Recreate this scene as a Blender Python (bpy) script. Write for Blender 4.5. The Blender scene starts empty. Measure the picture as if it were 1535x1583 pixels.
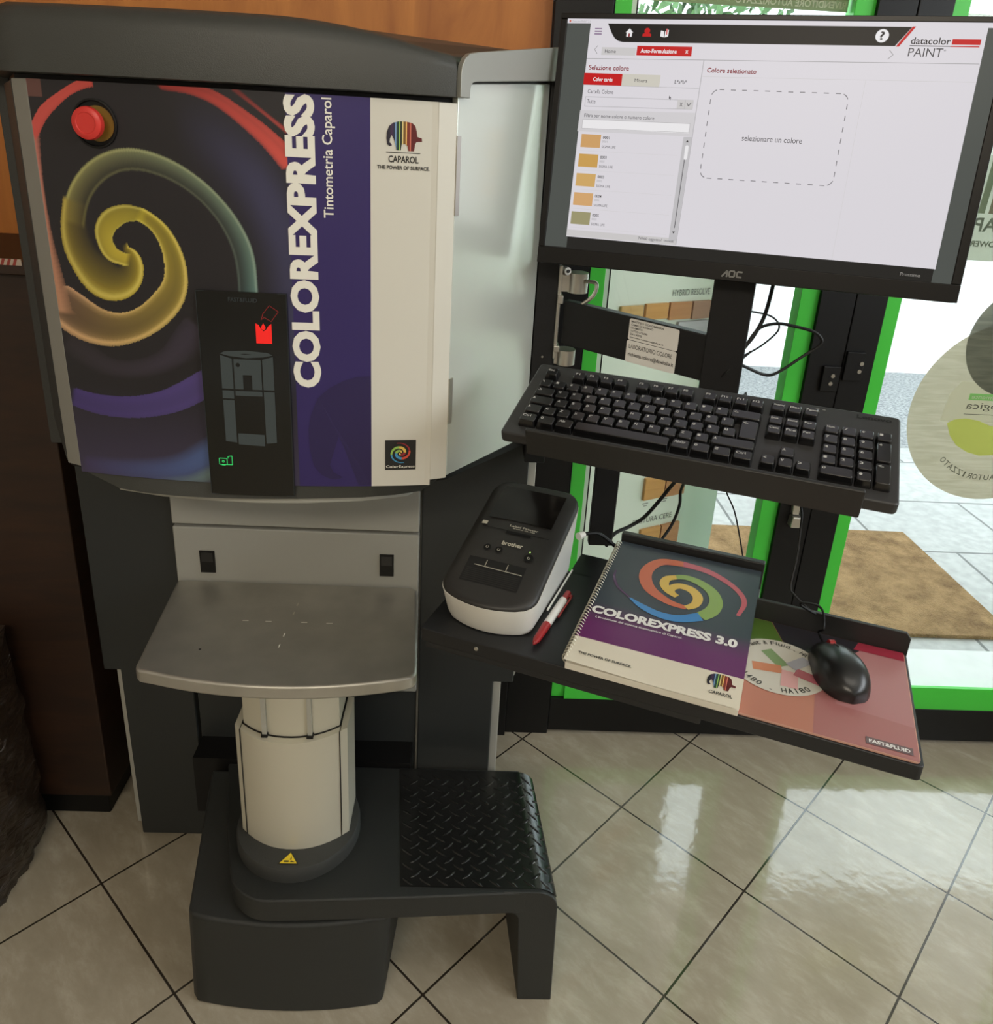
import bpy, bmesh, math, random
import numpy as np
from mathutils import Vector, Matrix
from mathutils.geometry import tessellate_polygon
random.seed(7)
sc = bpy.context.scene
COL = sc.collection
PI = math.pi

# ------------------------------------------------------------------ camera
cam_d = bpy.data.cameras.new('camera')
cam = bpy.data.objects.new('camera', cam_d); COL.objects.link(cam)
RGT, DWN, FWD = Vector((.998428, -.02039, .05221)), Vector((.041613, -.354363, -.934182)), Vector((.037549, .934886, -.352958))
FWD.normalize(); RGT = (RGT - FWD * RGT.dot(FWD)).normalized(); DWN = FWD.cross(RGT)
cm = Matrix((RGT, -DWN, -FWD)).transposed().to_4x4(); cm.translation = (0, 0, 1.3914)
cam.matrix_world = cm
cam_d.sensor_fit = 'HORIZONTAL'; cam_d.sensor_width = 36.0
cam_d.lens = 36.0 * 1228.14 / 1535.0
cam_d.shift_y = -(791.5 - 682.08) / 1535.0
cam_d.clip_start = 0.02
sc.camera = cam

# ------------------------------------------------------------------ exposure, sky, lights
sc.view_settings.view_transform = 'Standard'; sc.view_settings.look = 'None'
sc.view_settings.gamma = 1.0; sc.view_settings.use_curve_mapping = False
sc.view_settings.exposure = 0.06
sc.cycles.use_denoising = True
sc.cycles.max_bounces = 10; sc.cycles.transparent_max_bounces = 16
world = bpy.data.worlds.new('sky'); sc.world = world; world.use_nodes = True
bg = world.node_tree.nodes['Background']
bg.inputs[0].default_value = (0.90, 0.96, 1.0, 1); bg.inputs[1].default_value = 4.8

def area(name, loc, rot, sx, sy, power, col):
    d = bpy.data.lights.new(name, 'AREA'); d.shape = 'RECTANGLE'; d.size = sx; d.size_y = sy
    d.energy = power; d.color = col
    o = bpy.data.objects.new(name, d); COL.objects.link(o); o.location = loc; o.rotation_euler = rot
    return o
area('ceiling_lamp_light', (-.45, -1.70, 2.60), (math.radians(28), 0, 0), 1.3, .4, 33, (1, .89, .72))
area('ceiling_lamp_light', (.9, .10, 2.60), (0, 0, 0), 1.2, .3, 6, (1, .92, .80))
area('shop_window_daylight', (2.36, -.30, 1.90), (0, PI / 2 - .25, 0), .85, 2.3, 20, (.92, .97, 1))

# ------------------------------------------------------------------ materials
def lin(c):
    c = c / 255.0
    return c / 12.92 if c <= .04045 else ((c + .055) / 1.055) ** 2.4
def S(r, g, b): return (lin(r), lin(g), lin(b))
def newmat(name):
    m = bpy.data.materials.new(name); m.use_nodes = True
    nt = m.node_tree; return m, nt, nt.nodes['Principled BSDF'], nt.nodes, nt.links
def mat(name, col, rough=.5, metal=0., spec=.5, bump=0., bscale=400., var=0., vscale=8., coat=0.):
    m, nt, b, N, Lk = newmat(name)
    b.inputs['Base Color'].default_value = (*col, 1); b.inputs['Roughness'].default_value = rough
    b.inputs['Metallic'].default_value = metal; b.inputs['Specular IOR Level'].default_value = spec
    if coat: b.inputs['Coat Weight'].default_value = coat; b.inputs['Coat Roughness'].default_value = .08
    tc = None
    if bump or var: tc = N.new('ShaderNodeTexCoord')
    if bump:
        n = N.new('ShaderNodeTexNoise'); n.inputs['Scale'].default_value = bscale; n.inputs['Detail'].default_value = 3
        Lk.new(tc.outputs['Object'], n.inputs['Vector'])
        bp = N.new('ShaderNodeBump'); bp.inputs['Strength'].default_value = bump; bp.inputs['Distance'].default_value = .002
        Lk.new(n.outputs['Fac'], bp.inputs['Height']); Lk.new(bp.outputs['Normal'], b.inputs['Normal'])
    if var:
        n2 = N.new('ShaderNodeTexNoise'); n2.inputs['Scale'].default_value = vscale; n2.inputs['Detail'].default_value = 6
        Lk.new(tc.outputs['Object'], n2.inputs['Vector'])
        r = N.new('ShaderNodeValToRGB'); e = r.color_ramp.elements
        e[0].position = .3; e[1].position = .7
        e[0].color = (*[max(0, c * (1 - var)) for c in col], 1); e[1].color = (*[min(1, c * (1 + var)) for c in col], 1)
        Lk.new(n2.outputs['Fac'], r.inputs['Fac']); Lk.new(r.outputs['Color'], b.inputs['Base Color'])
    return m
def emis(name, col, s=1.0):
    m, nt, b, N, Lk = newmat(name)
    b.inputs['Base Color'].default_value = (0.004, .004, .004, 1); b.inputs['Roughness'].default_value = .3; b.inputs['Specular IOR Level'].default_value = .12
    b.inputs['Emission Color'].default_value = (*col, 1); b.inputs['Emission Strength'].default_value = s
    return m
def attr_mat(name, rough=.4, spec=.4):
    m, nt, b, N, Lk = newmat(name)
    a = N.new('ShaderNodeAttribute'); a.attribute_name = 'Col'
    Lk.new(a.outputs['Color'], b.inputs['Base Color']); b.inputs['Roughness'].default_value = rough
    b.inputs['Specular IOR Level'].default_value = spec
    return m

M_dark = mat('charcoal_plastic', (.034, .036, .034), .55, bump=.25, bscale=900)
M_lid = mat('lid_charcoal', (.043, .045, .041), .42, bump=.2, bscale=900)
M_panel = mat('charcoal_panel', (.020, .023, .023), .5, bump=.08, bscale=900)
M_step = mat('step_charcoal', (.017, .019, .018), .5, bump=.35, bscale=1100)
M_black = mat('black_plastic', (.004, .004, .004), .5, spec=.3)
M_blackpaint = mat('black_paint', (.0065, .0065, .007), .5, spec=.35, bump=.15, bscale=1200)
M_silver = mat('silver_paint', (.44, .44, .40), .42, metal=.35)
M_side = mat('side_panel_grey', (.64, .68, .62), .26, metal=.4)
M_grey = mat('grey_panel', (.33, .33, .30), .55, bump=.15, bscale=1200)
M_cream = mat('white_panel', (.62, .60, .53), .45)
M_column = mat('column_aluminium', (.58, .555, .455), .45, metal=.25)
M_steel = mat('steel_plate', (.44, .425, .38), .44, metal=.75, var=.10, vscale=14, bump=.05, bscale=300)
M_steel_edge = M_steel
M_metal = mat('hinge_metal', (.55, .53, .48), .3, metal=.9)
M_rubber = mat('tread_rubber', (.007, .0075, .0075), .22, spec=.75)
M_purple = mat('print_purple', S(47, 35, 93), .4)
M_ghost = mat('print_dark_violet', S(40, 30, 76), .4)
M_ink = mat('ink_black', (.012, .012, .012), .5)
M_white = mat('ink_white', (.80, .78, .70), .45)
M_red = mat('red_plastic', S(205, 52, 46), .4)
M_yellow = mat('yellow_plastic', S(122, 94, 30), .5)
M_yel = mat('sign_yellow', S(236, 206, 46), .45)
M_display = mat('display_glass', (.006, .0065, .006), .18, spec=.5)
M_grey_ic = emis('display_grey', S(64, 68, 64), .8)
M_red_ic = emis('display_red', S(235, 40, 34), 1.)
M_dred_ic = emis('display_dim_red', S(120, 32, 30), 1.)
M_grn_ic = emis('display_green', S(60, 215, 110), 1.)
M_dim_ic = emis('display_dim', S(46, 48, 46), 1.)
M_art = attr_mat('printed_artwork', .38)
M_cover = attr_mat('printed_cover', .3, .5)
M_matprint = attr_mat('printed_mouse_pad', .28, .5)

class MB:
    def __init__(s): s.v = []; s.f = []; s.m = []; s.mats = []; s.col = {}
    def mi(s, m):
        if m not in s.mats: s.mats.append(m)
        return s.mats.index(m)
    def add(s, vs, fs, m, cols=None):
        o = len(s.v); s.v.extend([tuple(v) for v in vs]); k = s.mi(m)
        if cols is not None:
            for i, c in enumerate(cols): s.col[o + i] = c
        for f in fs: s.f.append(tuple(o + i for i in f)); s.m.append(k)
        return s
    def box(s, x0, y0, z0, x1, y1, z1, m, fr=None):
        vs = [(x, y, z) for z in (z0, z1) for y in (y0, y1) for x in (x0, x1)]
        if fr: vs = [fr(*v) for v in vs]
        return s.add(vs, [(0, 2, 3, 1), (4, 5, 7, 6), (0, 1, 5, 4), (2, 6, 7, 3), (0, 4, 6, 2), (1, 3, 7, 5)], m)
    def prism(s, poly, a, b, m, axis='z', fr=None):
        n = len(poly)
        P = {'z': lambda p, t: (p[0], p[1], t), 'y': lambda p, t: (p[0], t, p[1]), 'x': lambda p, t: (t, p[0], p[1])}[axis]
        vs = [P(p, a) for p in poly] + [P(p, b) for p in poly]
        if fr: vs = [fr(*v) for v in vs]
        fs = [tuple(range(n))[::-1], tuple(range(n, 2 * n))] + [(i, (i + 1) % n, n + (i + 1) % n, n + i) for i in range(n)]
        return s.add(vs, fs, m)
    def loft(s, rings, m, caps=True, closed=True):
        n = len(rings[0]); vs = [p for r in rings for p in r]; fs = []
        for k in range(len(rings) - 1):
            for i in range(n if closed else n - 1):
                j = (i + 1) % n; fs.append((k * n + i, k * n + j, (k + 1) * n + j, (k + 1) * n + i))
        if caps: fs += [tuple(range(n))[::-1], tuple(range((len(rings) - 1) * n, len(rings) * n))]
        return s.add(vs, fs, m)
    def cyl(s, c, axis, r0, r1, h, m, n=24):
        ax = Vector(axis).normalized(); t = ax.orthogonal().normalized(); b = ax.cross(t); c = Vector(c)
        return s.loft([[c + ax * hh + (t * math.cos(2 * PI * i / n) + b * math.sin(2 * PI * i / n)) * r for i in range(n)] for hh, r in ((0, r0), (h, r1))], m)
    def tube(s, pts, r, m, n=8, smooth=6):
        P = [Vector(p) for p in pts]
        if smooth and len(P) > 2:
            Q = [P[0] * 2 - P[1]] + P + [P[-1] * 2 - P[-2]]; out = []
            for i in range(1, len(Q) - 2):
                for k in range(smooth):
                    t = k / smooth; a, b, c, d = Q[i - 1:i + 3]
                    out.append(.5 * ((2 * b) + (c - a) * t + (2 * a - 5 * b + 4 * c - d) * t * t + (3 * b - a - 3 * c + d) * t ** 3))
            P = out + [P[-1]]
        rings = []; up = None
        for i, p in enumerate(P):
            d = (P[min(i + 1, len(P) - 1)] - P[max(i - 1, 0)]).normalized()
            up = d.orthogonal().normalized() if up is None else (up - d * up.dot(d)).normalized()
            b = d.cross(up); rings.append([p + (up * math.cos(2 * PI * k / n) + b * math.sin(2 * PI * k / n)) * r for k in range(n)])
        return s.loft(rings, m)
    # flat print pieces: 2-D points sent to the surface by f(x, y)
    def poly2(s, pts, m, f):
        tri = tessellate_polygon([[Vector((*p, 0)) for p in pts]])
        return s.add([f(*p) for p in pts], tri, m)
    def rect2(s, x0, y0, x1, y1, m, f): return s.add([f(x0, y0), f(x1, y0), f(x1, y1), f(x0, y1)], [(0, 1, 2, 3)], m)
    def quad2(s, a, b, c, d, m, f): return s.add([f(*a), f(*b), f(*c), f(*d)], [(0, 1, 2, 3)], m)
    def line2(s, a, b, w, m, f):
        a, b = Vector(a), Vector(b); n = (b - a).orthogonal().normalized() * w / 2
        return s.add([f(*(a - n)), f(*(b - n)), f(*(b + n)), f(*(a + n))], [(0, 1, 2, 3)], m)
    def path2(s, pts, w, m, f, close=False):
        P = list(pts) + ([pts[0]] if close else [])
        for a, b in zip(P, P[1:]): s.line2(a, b, w, m, f)
        return s
    def ribbon2(s, pts, ws, m, f, sub=8):
        L, R = ribbon_edges(pts, ws, sub); n = len(L)
        return s.add([f(*p) for p in L] + [f(*p) for p in R], [(i, i + 1, n + i + 1, n + i) for i in range(n - 1)], m)
    def disc2(s, c, r, m, f, n=32, ry=None):
        ry = ry or r
        return s.add([f(c[0] + r * math.cos(2 * PI * i / n), c[1] + ry * math.sin(2 * PI * i / n)) for i in range(n)], [tuple(range(n))], m)
    def text2(s, body, x0, y0, x1, y1, m, f, bold=0., rot=False, mirror=False):
        vs, fs = glyphs(body, bold)
        if not vs: return s
        xs = [v[0] for v in vs]; ys = [v[1] for v in vs]; ax, bx, ay, by = min(xs), max(xs), min(ys), max(ys)
        out = []
        for x, y in vs:
            u, v = (x - ax) / (bx - ax or 1), (y - ay) / (by - ay or 1)
            if mirror: u = 1 - u
            if rot: u, v = 1 - v, u
            out.append(f(x0 + (x1 - x0) * u, y0 + (y1 - y0) * v))
        return s.add(out, fs, m)
    def build(s, name, parent=None, loc=None, bevel=0., seg=2, smooth=None, angle=35):
        if loc is None:
            if parent: loc = parent_origin(parent)
            else:
                a = np.array(s.v); loc = ((a[:, 0].min() + a[:, 0].max()) / 2, (a[:, 1].min() + a[:, 1].max()) / 2, a[:, 2].min())
        loc = Vector(loc)
        me = bpy.data.meshes.new(name)
        me.from_pydata([tuple(Vector(v) - loc) for v in s.v], [], s.f)
        for m in s.mats: me.materials.append(m)
        me.polygons.foreach_set('material_index', s.m)
        if s.col:
            a = me.color_attributes.new('Col', 'FLOAT_COLOR', 'POINT')
            arr = np.zeros((len(s.v), 4), np.float32); arr[:, 3] = 1
            for i, c in s.col.items(): arr[i, :3] = c
            a.data.foreach_set('color', arr.ravel())
        if smooth:
            me.polygons.foreach_set('use_smooth', [True] * len(s.f)); me.set_sharp_from_angle(angle=math.radians(angle))
        me.update()
        o = bpy.data.objects.new(name, me); COL.objects.link(o)
        if parent: o.parent = parent
        else: o.location = loc
        ORI[o.name] = loc
        if bevel:
            b = o.modifiers.new('bevel', 'BEVEL'); b.width = bevel; b.segments = seg; b.limit_method = 'ANGLE'; b.angle_limit = math.radians(40)
            if smooth is None:
                me.polygons.foreach_set('use_smooth', [True] * len(s.f)); b.harden_normals = True
        return o
ORI = {}
def parent_origin(p): return ORI[p.name]
_gl = {}
def glyphs(body, bold):
    k = (body, bold)
    if k not in _gl:
        c = bpy.data.curves.new('lettering', 'FONT'); c.body = body; c.size = 1; c.offset = bold; c.resolution_u = 3
        o = bpy.data.objects.new('lettering', c); COL.objects.link(o); bpy.context.view_layer.update()
        me = bpy.data.meshes.new_from_object(o.evaluated_get(bpy.context.evaluated_depsgraph_get()))
        _gl[k] = ([(v.co.x, v.co.y) for v in me.vertices], [tuple(p.vertices) for p in me.polygons])
        bpy.data.objects.remove(o); bpy.data.meshes.remove(me); bpy.data.curves.remove(c)
    return _gl[k]
def catmull(P, sub):
    P = [Vector(p) for p in P]; Q = [P[0] * 2 - P[1]] + P + [P[-1] * 2 - P[-2]]; out = []
    for i in range(1, len(Q) - 2):
        for k in range(sub):
            t = k / sub; a, b, c, d = Q[i - 1:i + 3]
            out.append(.5 * ((2 * b) + (c - a) * t + (2 * a - 5 * b + 4 * c - d) * t * t + (3 * b - a - 3 * c + d) * t ** 3))
    return out + [P[-1]]
def ribbon_edges(pts, ws, sub):
    C = catmull([(*p, w) for p, w in zip(pts, ws)], sub); L = []; R = []
    for i, p in enumerate(C):
        d = C[min(i + 1, len(C) - 1)] - C[max(i - 1, 0)]; n = Vector((-d.y, d.x)).normalized()
        L.append((p.x + n.x * p.z / 2, p.y + n.y * p.z / 2)); R.append((p.x - n.x * p.z / 2, p.y - n.y * p.z / 2))
    return L, R
def arc(cx, cy, rx, ry, a0, a1, n): return [(cx + rx * math.cos(math.radians(a0 + (a1 - a0) * i / n)), cy + ry * math.sin(math.radians(a0 + (a1 - a0) * i / n))) for i in range(n + 1)]
def rrect(x0, y0, x1, y1, r, n=6):
    return arc(x1 - r, y0 + r, r, r, -90, 0, n) + arc(x1 - r, y1 - r, r, r, 0, 90, n) + arc(x0 + r, y1 - r, r, r, 90, 180, n) + arc(x0 + r, y0 + r, r, r, 180, 270, n)

def thing(name, label, cat, loc, group=None):
    o = bpy.data.objects.new(name, None); COL.objects.link(o); o.location = loc; o.empty_display_size = .05
    o['label'] = label; o['category'] = cat
    if group: o['group'] = group
    ORI[o.name] = Vector(loc); return o
def tag(o, label, cat, group=None):
    o['label'] = label; o['category'] = cat
    if group: o['group'] = group
    return o
def struct(o, label=None):
    o['kind'] = 'structure'
    if label: o['label'] = label
    return o
class Frame:
    def __init__(s, P, ang, tilt=0.):
        a, t = math.radians(ang), math.radians(tilt)
        s.P = Vector(P); s.u = Vector((math.cos(a), math.sin(a), 0)); n = Vector((-math.sin(a), math.cos(a), 0))
        s.n = n * math.cos(t) + Vector((0, 0, 1)) * math.sin(t); s.w = s.u.cross(s.n)
    def __call__(s, a, b, c=0.): return s.P + s.u * a + s.n * b + s.w * c

# ================================================================== SETTING
def tile_mat():
    m, nt, b, N, Lk = newmat('floor_tiles')
    tc = N.new('ShaderNodeTexCoord')
    br = N.new('ShaderNodeTexBrick'); br.offset = 0; br.squash = 1
    br.inputs['Scale'].default_value = 1; br.inputs['Brick Width'].default_value = .3; br.inputs['Row Height'].default_value = .3
    br.inputs['Mortar Size'].default_value = .0022; br.inputs['Mortar Smooth'].default_value = .15; br.inputs['Bias'].default_value = 0
    br.inputs['Color1'].default_value = (1, 1, 1, 1); br.inputs['Color2'].default_value = (.90, .90, .90, 1)
    Lk.new(tc.outputs['Object'], br.inputs['Vector'])
    mp = N.new('ShaderNodeMapping'); mp.inputs['Rotation'].default_value = (0, 0, .62); mp.inputs['Scale'].default_value = (4, 9, 1)
    Lk.new(tc.outputs['Object'], mp.inputs['Vector'])
    n = N.new('ShaderNodeTexNoise'); n.inputs['Scale'].default_value = 2.2; n.inputs['Detail'].default_value = 10; n.inputs['Roughness'].default_value = .72; n.inputs['Distortion'].default_value = .25
    Lk.new(mp.outputs[0], n.inputs['Vector'])
    r = N.new('ShaderNodeValToRGB'); e = r.color_ramp.elements
    e[0].position = .30; e[0].color = (*S(158, 149, 130), 1); e[1].position = .74; e[1].color = (*S(190, 182, 164), 1)
    x = e.new(.5); x.color = (*S(168, 159, 140), 1)
    Lk.new(n.outputs['Fac'], r.inputs['Fac'])
    mu = N.new('ShaderNodeMix'); mu.data_type = 'RGBA'; mu.blend_type = 'MULTIPLY'; mu.inputs['Factor'].default_value = .35
    Lk.new(r.outputs[0], mu.inputs[6]); Lk.new(br.outputs['Color'], mu.inputs[7])
    mx = N.new('ShaderNodeMix'); mx.data_type = 'RGBA'
    Lk.new(br.outputs['Fac'], mx.inputs['Factor']); Lk.new(mu.outputs[2], mx.inputs[6]); mx.inputs[7].default_value = (*S(52, 46, 38), 1)
    Lk.new(mx.outputs[2], b.inputs['Base Color'])
    n2 = N.new('ShaderNodeTexNoise'); n2.inputs['Scale'].default_value = 34; n2.inputs['Detail'].default_value = 2
    Lk.new(tc.outputs['Object'], n2.inputs['Vector'])
    ad = N.new('ShaderNodeMath'); ad.operation = 'MULTIPLY_ADD'; Lk.new(br.outputs['Fac'], ad.inputs[0]); ad.inputs[1].default_value = -1.5; Lk.new(n2.outputs['Fac'], ad.inputs[2])
    bp = N.new('ShaderNodeBump'); bp.inputs['Strength'].default_value = .10; bp.inputs['Distance'].default_value = .004
    Lk.new(ad.outputs[0], bp.inputs['Height']); Lk.new(bp.outputs['Normal'], b.inputs['Normal'])
    b.inputs['Roughness'].default_value = .09; b.inputs['Specular IOR Level'].default_value = 1.0
    return m
GO = (.384, 1.38, 0)
def gxy(x, y):  # floor corner in the tile-aligned axes
    return x, y
fl = MB(); fl.add([(-2.2, -2.6, 0), (2.4, -2.6, 0), (2.4, 1.64, 0), (-2.2, 1.64, 0)], [(0, 1, 2, 3)], tile_mat())
rot = math.radians(-44.43)
Rm = Matrix.Rotation(-rot, 4, 'Z')
fl.v = [tuple(Rm @ (Vector(v) - Vector(GO)) + Vector(GO)) for v in fl.v]
floor = fl.build('floor', loc=GO); floor.rotation_euler = (0, 0, rot); struct(floor, 'beige stone-look floor tiles laid diagonally with dark grout')

M_plaster = mat('plaster', (.50, .46, .40), .8, bump=.1, bscale=60)
M_ceil = mat('ceiling_paint', (.62, .58, .52), .8)
struct(MB().box(-2.2, -2.7, 2.72, 2.5, 1.72, 2.78, M_ceil).build('ceiling'))
struct(MB().box(-2.28, -2.7, 0, -2.2, 1.72, 2.72, M_plaster).build('wall_left'))
struct(MB().box(-2.2, -2.7, 0, 2.4, -2.62, 2.72, M_plaster).build('wall_rear'))
wr = MB()
wr.box(2.4, -2.7, 0, 2.48, 1.72, 1.45, M_plaster); wr.box(2.4, -2.7, 2.35, 2.48, 1.72, 2.72, M_plaster)
wr.box(2.4, -2.7, 1.45, 2.48, -1.5, 2.35, M_plaster); wr.box(2.4, .9, 1.45, 2.48, 1.72, 2.35, M_plaster)
struct(wr.build('wall_right'))

def wood_mat(name, c0, c1, rough=.45, sc_=(2.2, 2.2, 26), w=1.):
    m, nt, b, N, Lk = newmat(name)
    tc = N.new('ShaderNodeTexCoord'); mp = N.new('ShaderNodeMapping'); mp.inputs['Scale'].default_value = sc_
    Lk.new(tc.outputs['Object'], mp.inputs['Vector'])
    n = N.new('ShaderNodeTexNoise'); n.inputs['Scale'].default_value = w; n.inputs['Detail'].default_value = 8; n.inputs['Distortion'].default_value = 1.2; n.inputs['Roughness'].default_value = .6
    Lk.new(mp.outputs[0], n.inputs['Vector'])
    r = N.new('ShaderNodeValToRGB'); e = r.color_ramp.elements; e[0].position = .3; e[1].position = .72
    e[0].color = (*c0, 1); e[1].color = (*c1, 1)
    Lk.new(n.outputs['Fac'], r.inputs['Fac']); Lk.new(r.outputs[0], b.inputs['Base Color']); b.inputs['Roughness'].default_value = rough
    return m
M_wood = wood_mat('orange_wood', S(160, 92, 34), S(204, 130, 58), .5, (9, 9, 2.2))
M_wood2 = wood_mat('brown_wood', S(34, 20, 12), S(52, 31, 17), .5, (5, 5, 26))
wb = MB(); wb.box(-2.2, 1.63, 0, .124, 1.70, 2.72, M_wood)
struct(wb.build('wall_back'), 'orange-brown wooden wall panel behind the machine')
wt = MB(); wt.box(.124, 1.61, 2.25, 2.4, 1.70, 2.72, M_plaster); wt.box(1.80, 1.61, 0, 2.4, 1.70, 2.25, M_plaster)
struct(wt.build('wall_doorway'))

# ---- glazed shop doors
M_frame = mat('door_frame_black', (.0042, .0042, .0046), .45, spec=.3)
M_green = mat('green_bead', S(66, 196, 62), .4)
M_glass, nt, b, N, Lk = newmat('window_glass')
out = N['Material Output']; tr = N.new('ShaderNodeBsdfTransparent'); gl = N.new('ShaderNodeBsdfGlossy'); lw = N.new('ShaderNodeLayerWeight'); lw.inputs['Blend'].default_value = .5; fr = N.new('ShaderNodeMath'); fr.operation = 'POWER'; fr.inputs[1].default_value = 4.5; ms = N.new('ShaderNodeMixShader')
f2_ = N.new('ShaderNodeMath'); f2_.operation = 'MULTIPLY_ADD'; f2_.inputs[1].default_value = .9; f2_.inputs[2].default_value = .035; Lk.new(lw.outputs['Facing'], fr.inputs[0]); Lk.new(fr.outputs[0], f2_.inputs[0]); fr = f2_; gl.inputs['Roughness'].default_value = .01; tr.inputs['Color'].default_value = (.97, 1, .98, 1)
Lk.new(fr.outputs[0], ms.inputs[0]); Lk.new(tr.outputs[0], ms.inputs[1]); Lk.new(gl.outputs[0], ms.inputs[2]); Lk.new(ms.outputs[0], out.inputs[0])
M_edge = mat('glass_edge_strip', S(196, 210, 196), .3)
tj = MB(); tj.box(.126, 1.612, 0, .233, 1.69, 2.25, M_frame)
struct(tj.build('trim_1', bevel=.002), 'black door jamb beside the tinting machine')
struct(MB().box(.062, 1.600, 0, .1255, 1.629, 1.2, M_frame).build('trim_3', bevel=.002), 'black lower skirting beside the door jamb')
def door(name, x0, sl, xg0, xg1, sr, x1, label, pale, leaf):
    d = bpy.data.objects.new(name, None); COL.objects.link(d); d.location = ((x0 + x1) / 2, 1.64, 0); ORI[d.name] = d.location.copy(); struct(d, label)
    f = MB(); f.box(x0, 1.612, .012, x0 + sl, 1.675, 2.24, M_frame); f.box(x1 - sr, 1.612, .012, x1, 1.675, 2.24, M_frame)
    f.box(x0 + sl, 1.612, .012, x1 - sr, 1.675, .108, M_frame); f.box(x0 + sl, 1.612, 2.14, x1 - sr, 1.675, 2.24, M_frame)
    f.build('door_frame', d, bevel=.002)
    g = MB(); gx0, gx1 = x0 + sl, x1 - sr
    wl, wr_ = xg0 - gx0, gx1 - xg1
    g.box(gx0, 1.622, .108, xg0, 1.662, 2.14, M_green); g.box(xg1, 1.622, .108, gx1, 1.662, 2.14, M_green)
    g.prism([(1.613, .108), (1.632, .108), (1.632, .166), (1.622, .166), (1.613, .128)], xg0, xg1, M_green, 'x')
    if leaf: g.text2('3', 1.196, .135, 1.206, .158, mat('dark_green', S(16, 90, 30), .5), lambda x, y: (x, 1.6215, y), mirror=True); g.text2('L', 1.178, .135, 1.185, .158, bpy.data.materials['dark_green'], lambda x, y: (x, 1.6215, y), mirror=True)
    g.build('glazing_bead', d, bevel=.001)['label'] = 'bright green glazing bead'
    MB().box(xg0 - .004, 1.640, .110, xg1 + .004, 1.646, 2.14, M_glass).build('pane', d)
    if pale:
        MB().box(xg0, 1.630, .166, xg0 + .0095, 1.639, 2.14, M_edge).box(xg0 + .0098, 1.630, .166, xg0 + .0125, 1.6395, 2.14, M_frame).build('glass_seal', d)
    return d
d1 = door('door_1', .2335, .0015, .267, .675, .072, .785, 'left glazed door leaf with green beads and black frame', True, 0)
d2 = door('door_2', .787, .066, .887, 1.70, .06, 1.79, 'right glazed door leaf with green beads and black frame', False, 1)
# the left leaf's stile, hinge plates and lock
for dd, x0, x1, z0, z1 in ((d1, .745, .783, .93, .985), (d2, .789, .829, .955, 1.018)):
    hp = MB().box(x0, 1.604, z0, x1, 1.613, z1, M_frame).build('keeper_plate', dd, bevel=.002)
    q = MB(); cx = x0 + .022 if dd is d1 else x1 - .006
    for k in (0, 1): q.cyl((cx - k * .002, 1.605, (z0 + z1) / 2 + .007 - k * .017), (0, -1, 0), .0048, .0042, .0025, M_metal, 16)
    q.build('screw', hp)
lk = MB(); lk.prism([(.738, .640), (.754, .640), (.757, .70), (.735, .70)], 1.598, 1.612, M_metal, 'y')
lk.prism([(.735, .612), (.757, .612), (.759, .638), (.737, .638)], 1.588, 1.612, M_metal, 'y')
lk.build('door_lock', d1, bevel=.003)['label'] = 'small worn metal lock tab'

# ---- outdoors
M_pave, nt, b, N, Lk = newmat('paving')
tc = N.new('ShaderNodeTexCoord'); br = N.new('ShaderNodeTexBrick'); br.offset = .5
for k, v in (('Scale', 1), ('Brick Width', .55), ('Row Height', .475), ('Mortar Size', .006)): br.inputs[k].default_value = v
br.inputs['Color1'].default_value = (.40, .405, .405, 1); br.inputs['Color2'].default_value = (.45, .455, .45, 1); br.inputs['Mortar'].default_value = (.15, .155, .155, 1)
Lk.new(tc.outputs['Object'], br.inputs['Vector'])
n = N.new('ShaderNodeTexNoise'); n.inputs['Scale'].default_value = 28; n.inputs['Detail'].default_value = 6; Lk.new(tc.outputs['Object'], n.inputs['Vector'])
r = N.new('ShaderNodeValToRGB'); r.color_ramp.elements[0].position = .35; r.color_ramp.elements[1].position = .65
r.color_ramp.elements[0].color = (.80, .80, .80, 1); r.color_ramp.elements[1].color = (1, 1, 1, 1); Lk.new(n.outputs['Fac'], r.inputs['Fac'])
mu = N.new('ShaderNodeMix'); mu.data_type = 'RGBA'; mu.blend_type = 'MULTIPLY'; mu.inputs['Factor'].default_value = 1
Lk.new(br.outputs['Color'], mu.inputs[6]); Lk.new(r.outputs[0], mu.inputs[7]); Lk.new(mu.outputs[2], b.inputs['Base Color']); b.inputs['Roughness'].default_value = .7
pv = MB(); pv.box(-2, 1.70, -.06, 9, 3.86, -.006, M_pave); struct(pv.build('ground', loc=(1.64, 2.215, -.03)), 'pale stone paving outside the shop door')
M_gran, nt, b, N, Lk = newmat('granite')
tc = N.new('ShaderNodeTexCoord'); n = N.new('ShaderNodeTexNoise'); n.inputs['Scale'].default_value = 55; n.inputs['Detail'].default_value = 8; n.inputs['Roughness'].default_value = .8
Lk.new(tc.outputs['Object'], n.inputs['Vector']); r = N.new('ShaderNodeValToRGB'); e = r.color_ramp.elements
e[0].position = .42; e[0].color = (.07, .08, .095, 1); e[1].position = .56; e[1].color = (.30, .305, .31, 1)
Lk.new(n.outputs['Fac'], r.inputs['Fac']); Lk.new(r.outputs[0], b.inputs['Base Color']); b.inputs['Roughness'].default_value = .6
struct(MB().box(-2, 3.86, -.06, 9, 5.42, -.004, M_gran).build('road'), 'speckled grey granite strip in front of the white wall')
M_fac = mat('sky_tinted_wall', (.84, .89, .92), .8, bump=.3, bscale=14)  # faint blue of the sky light put into the white wall's colour
struct(MB().box(-3, 5.42, -.06, 9, 5.6, 6.5, M_fac).build('wall_across_street'), 'blinding white wall across the street')
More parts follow.
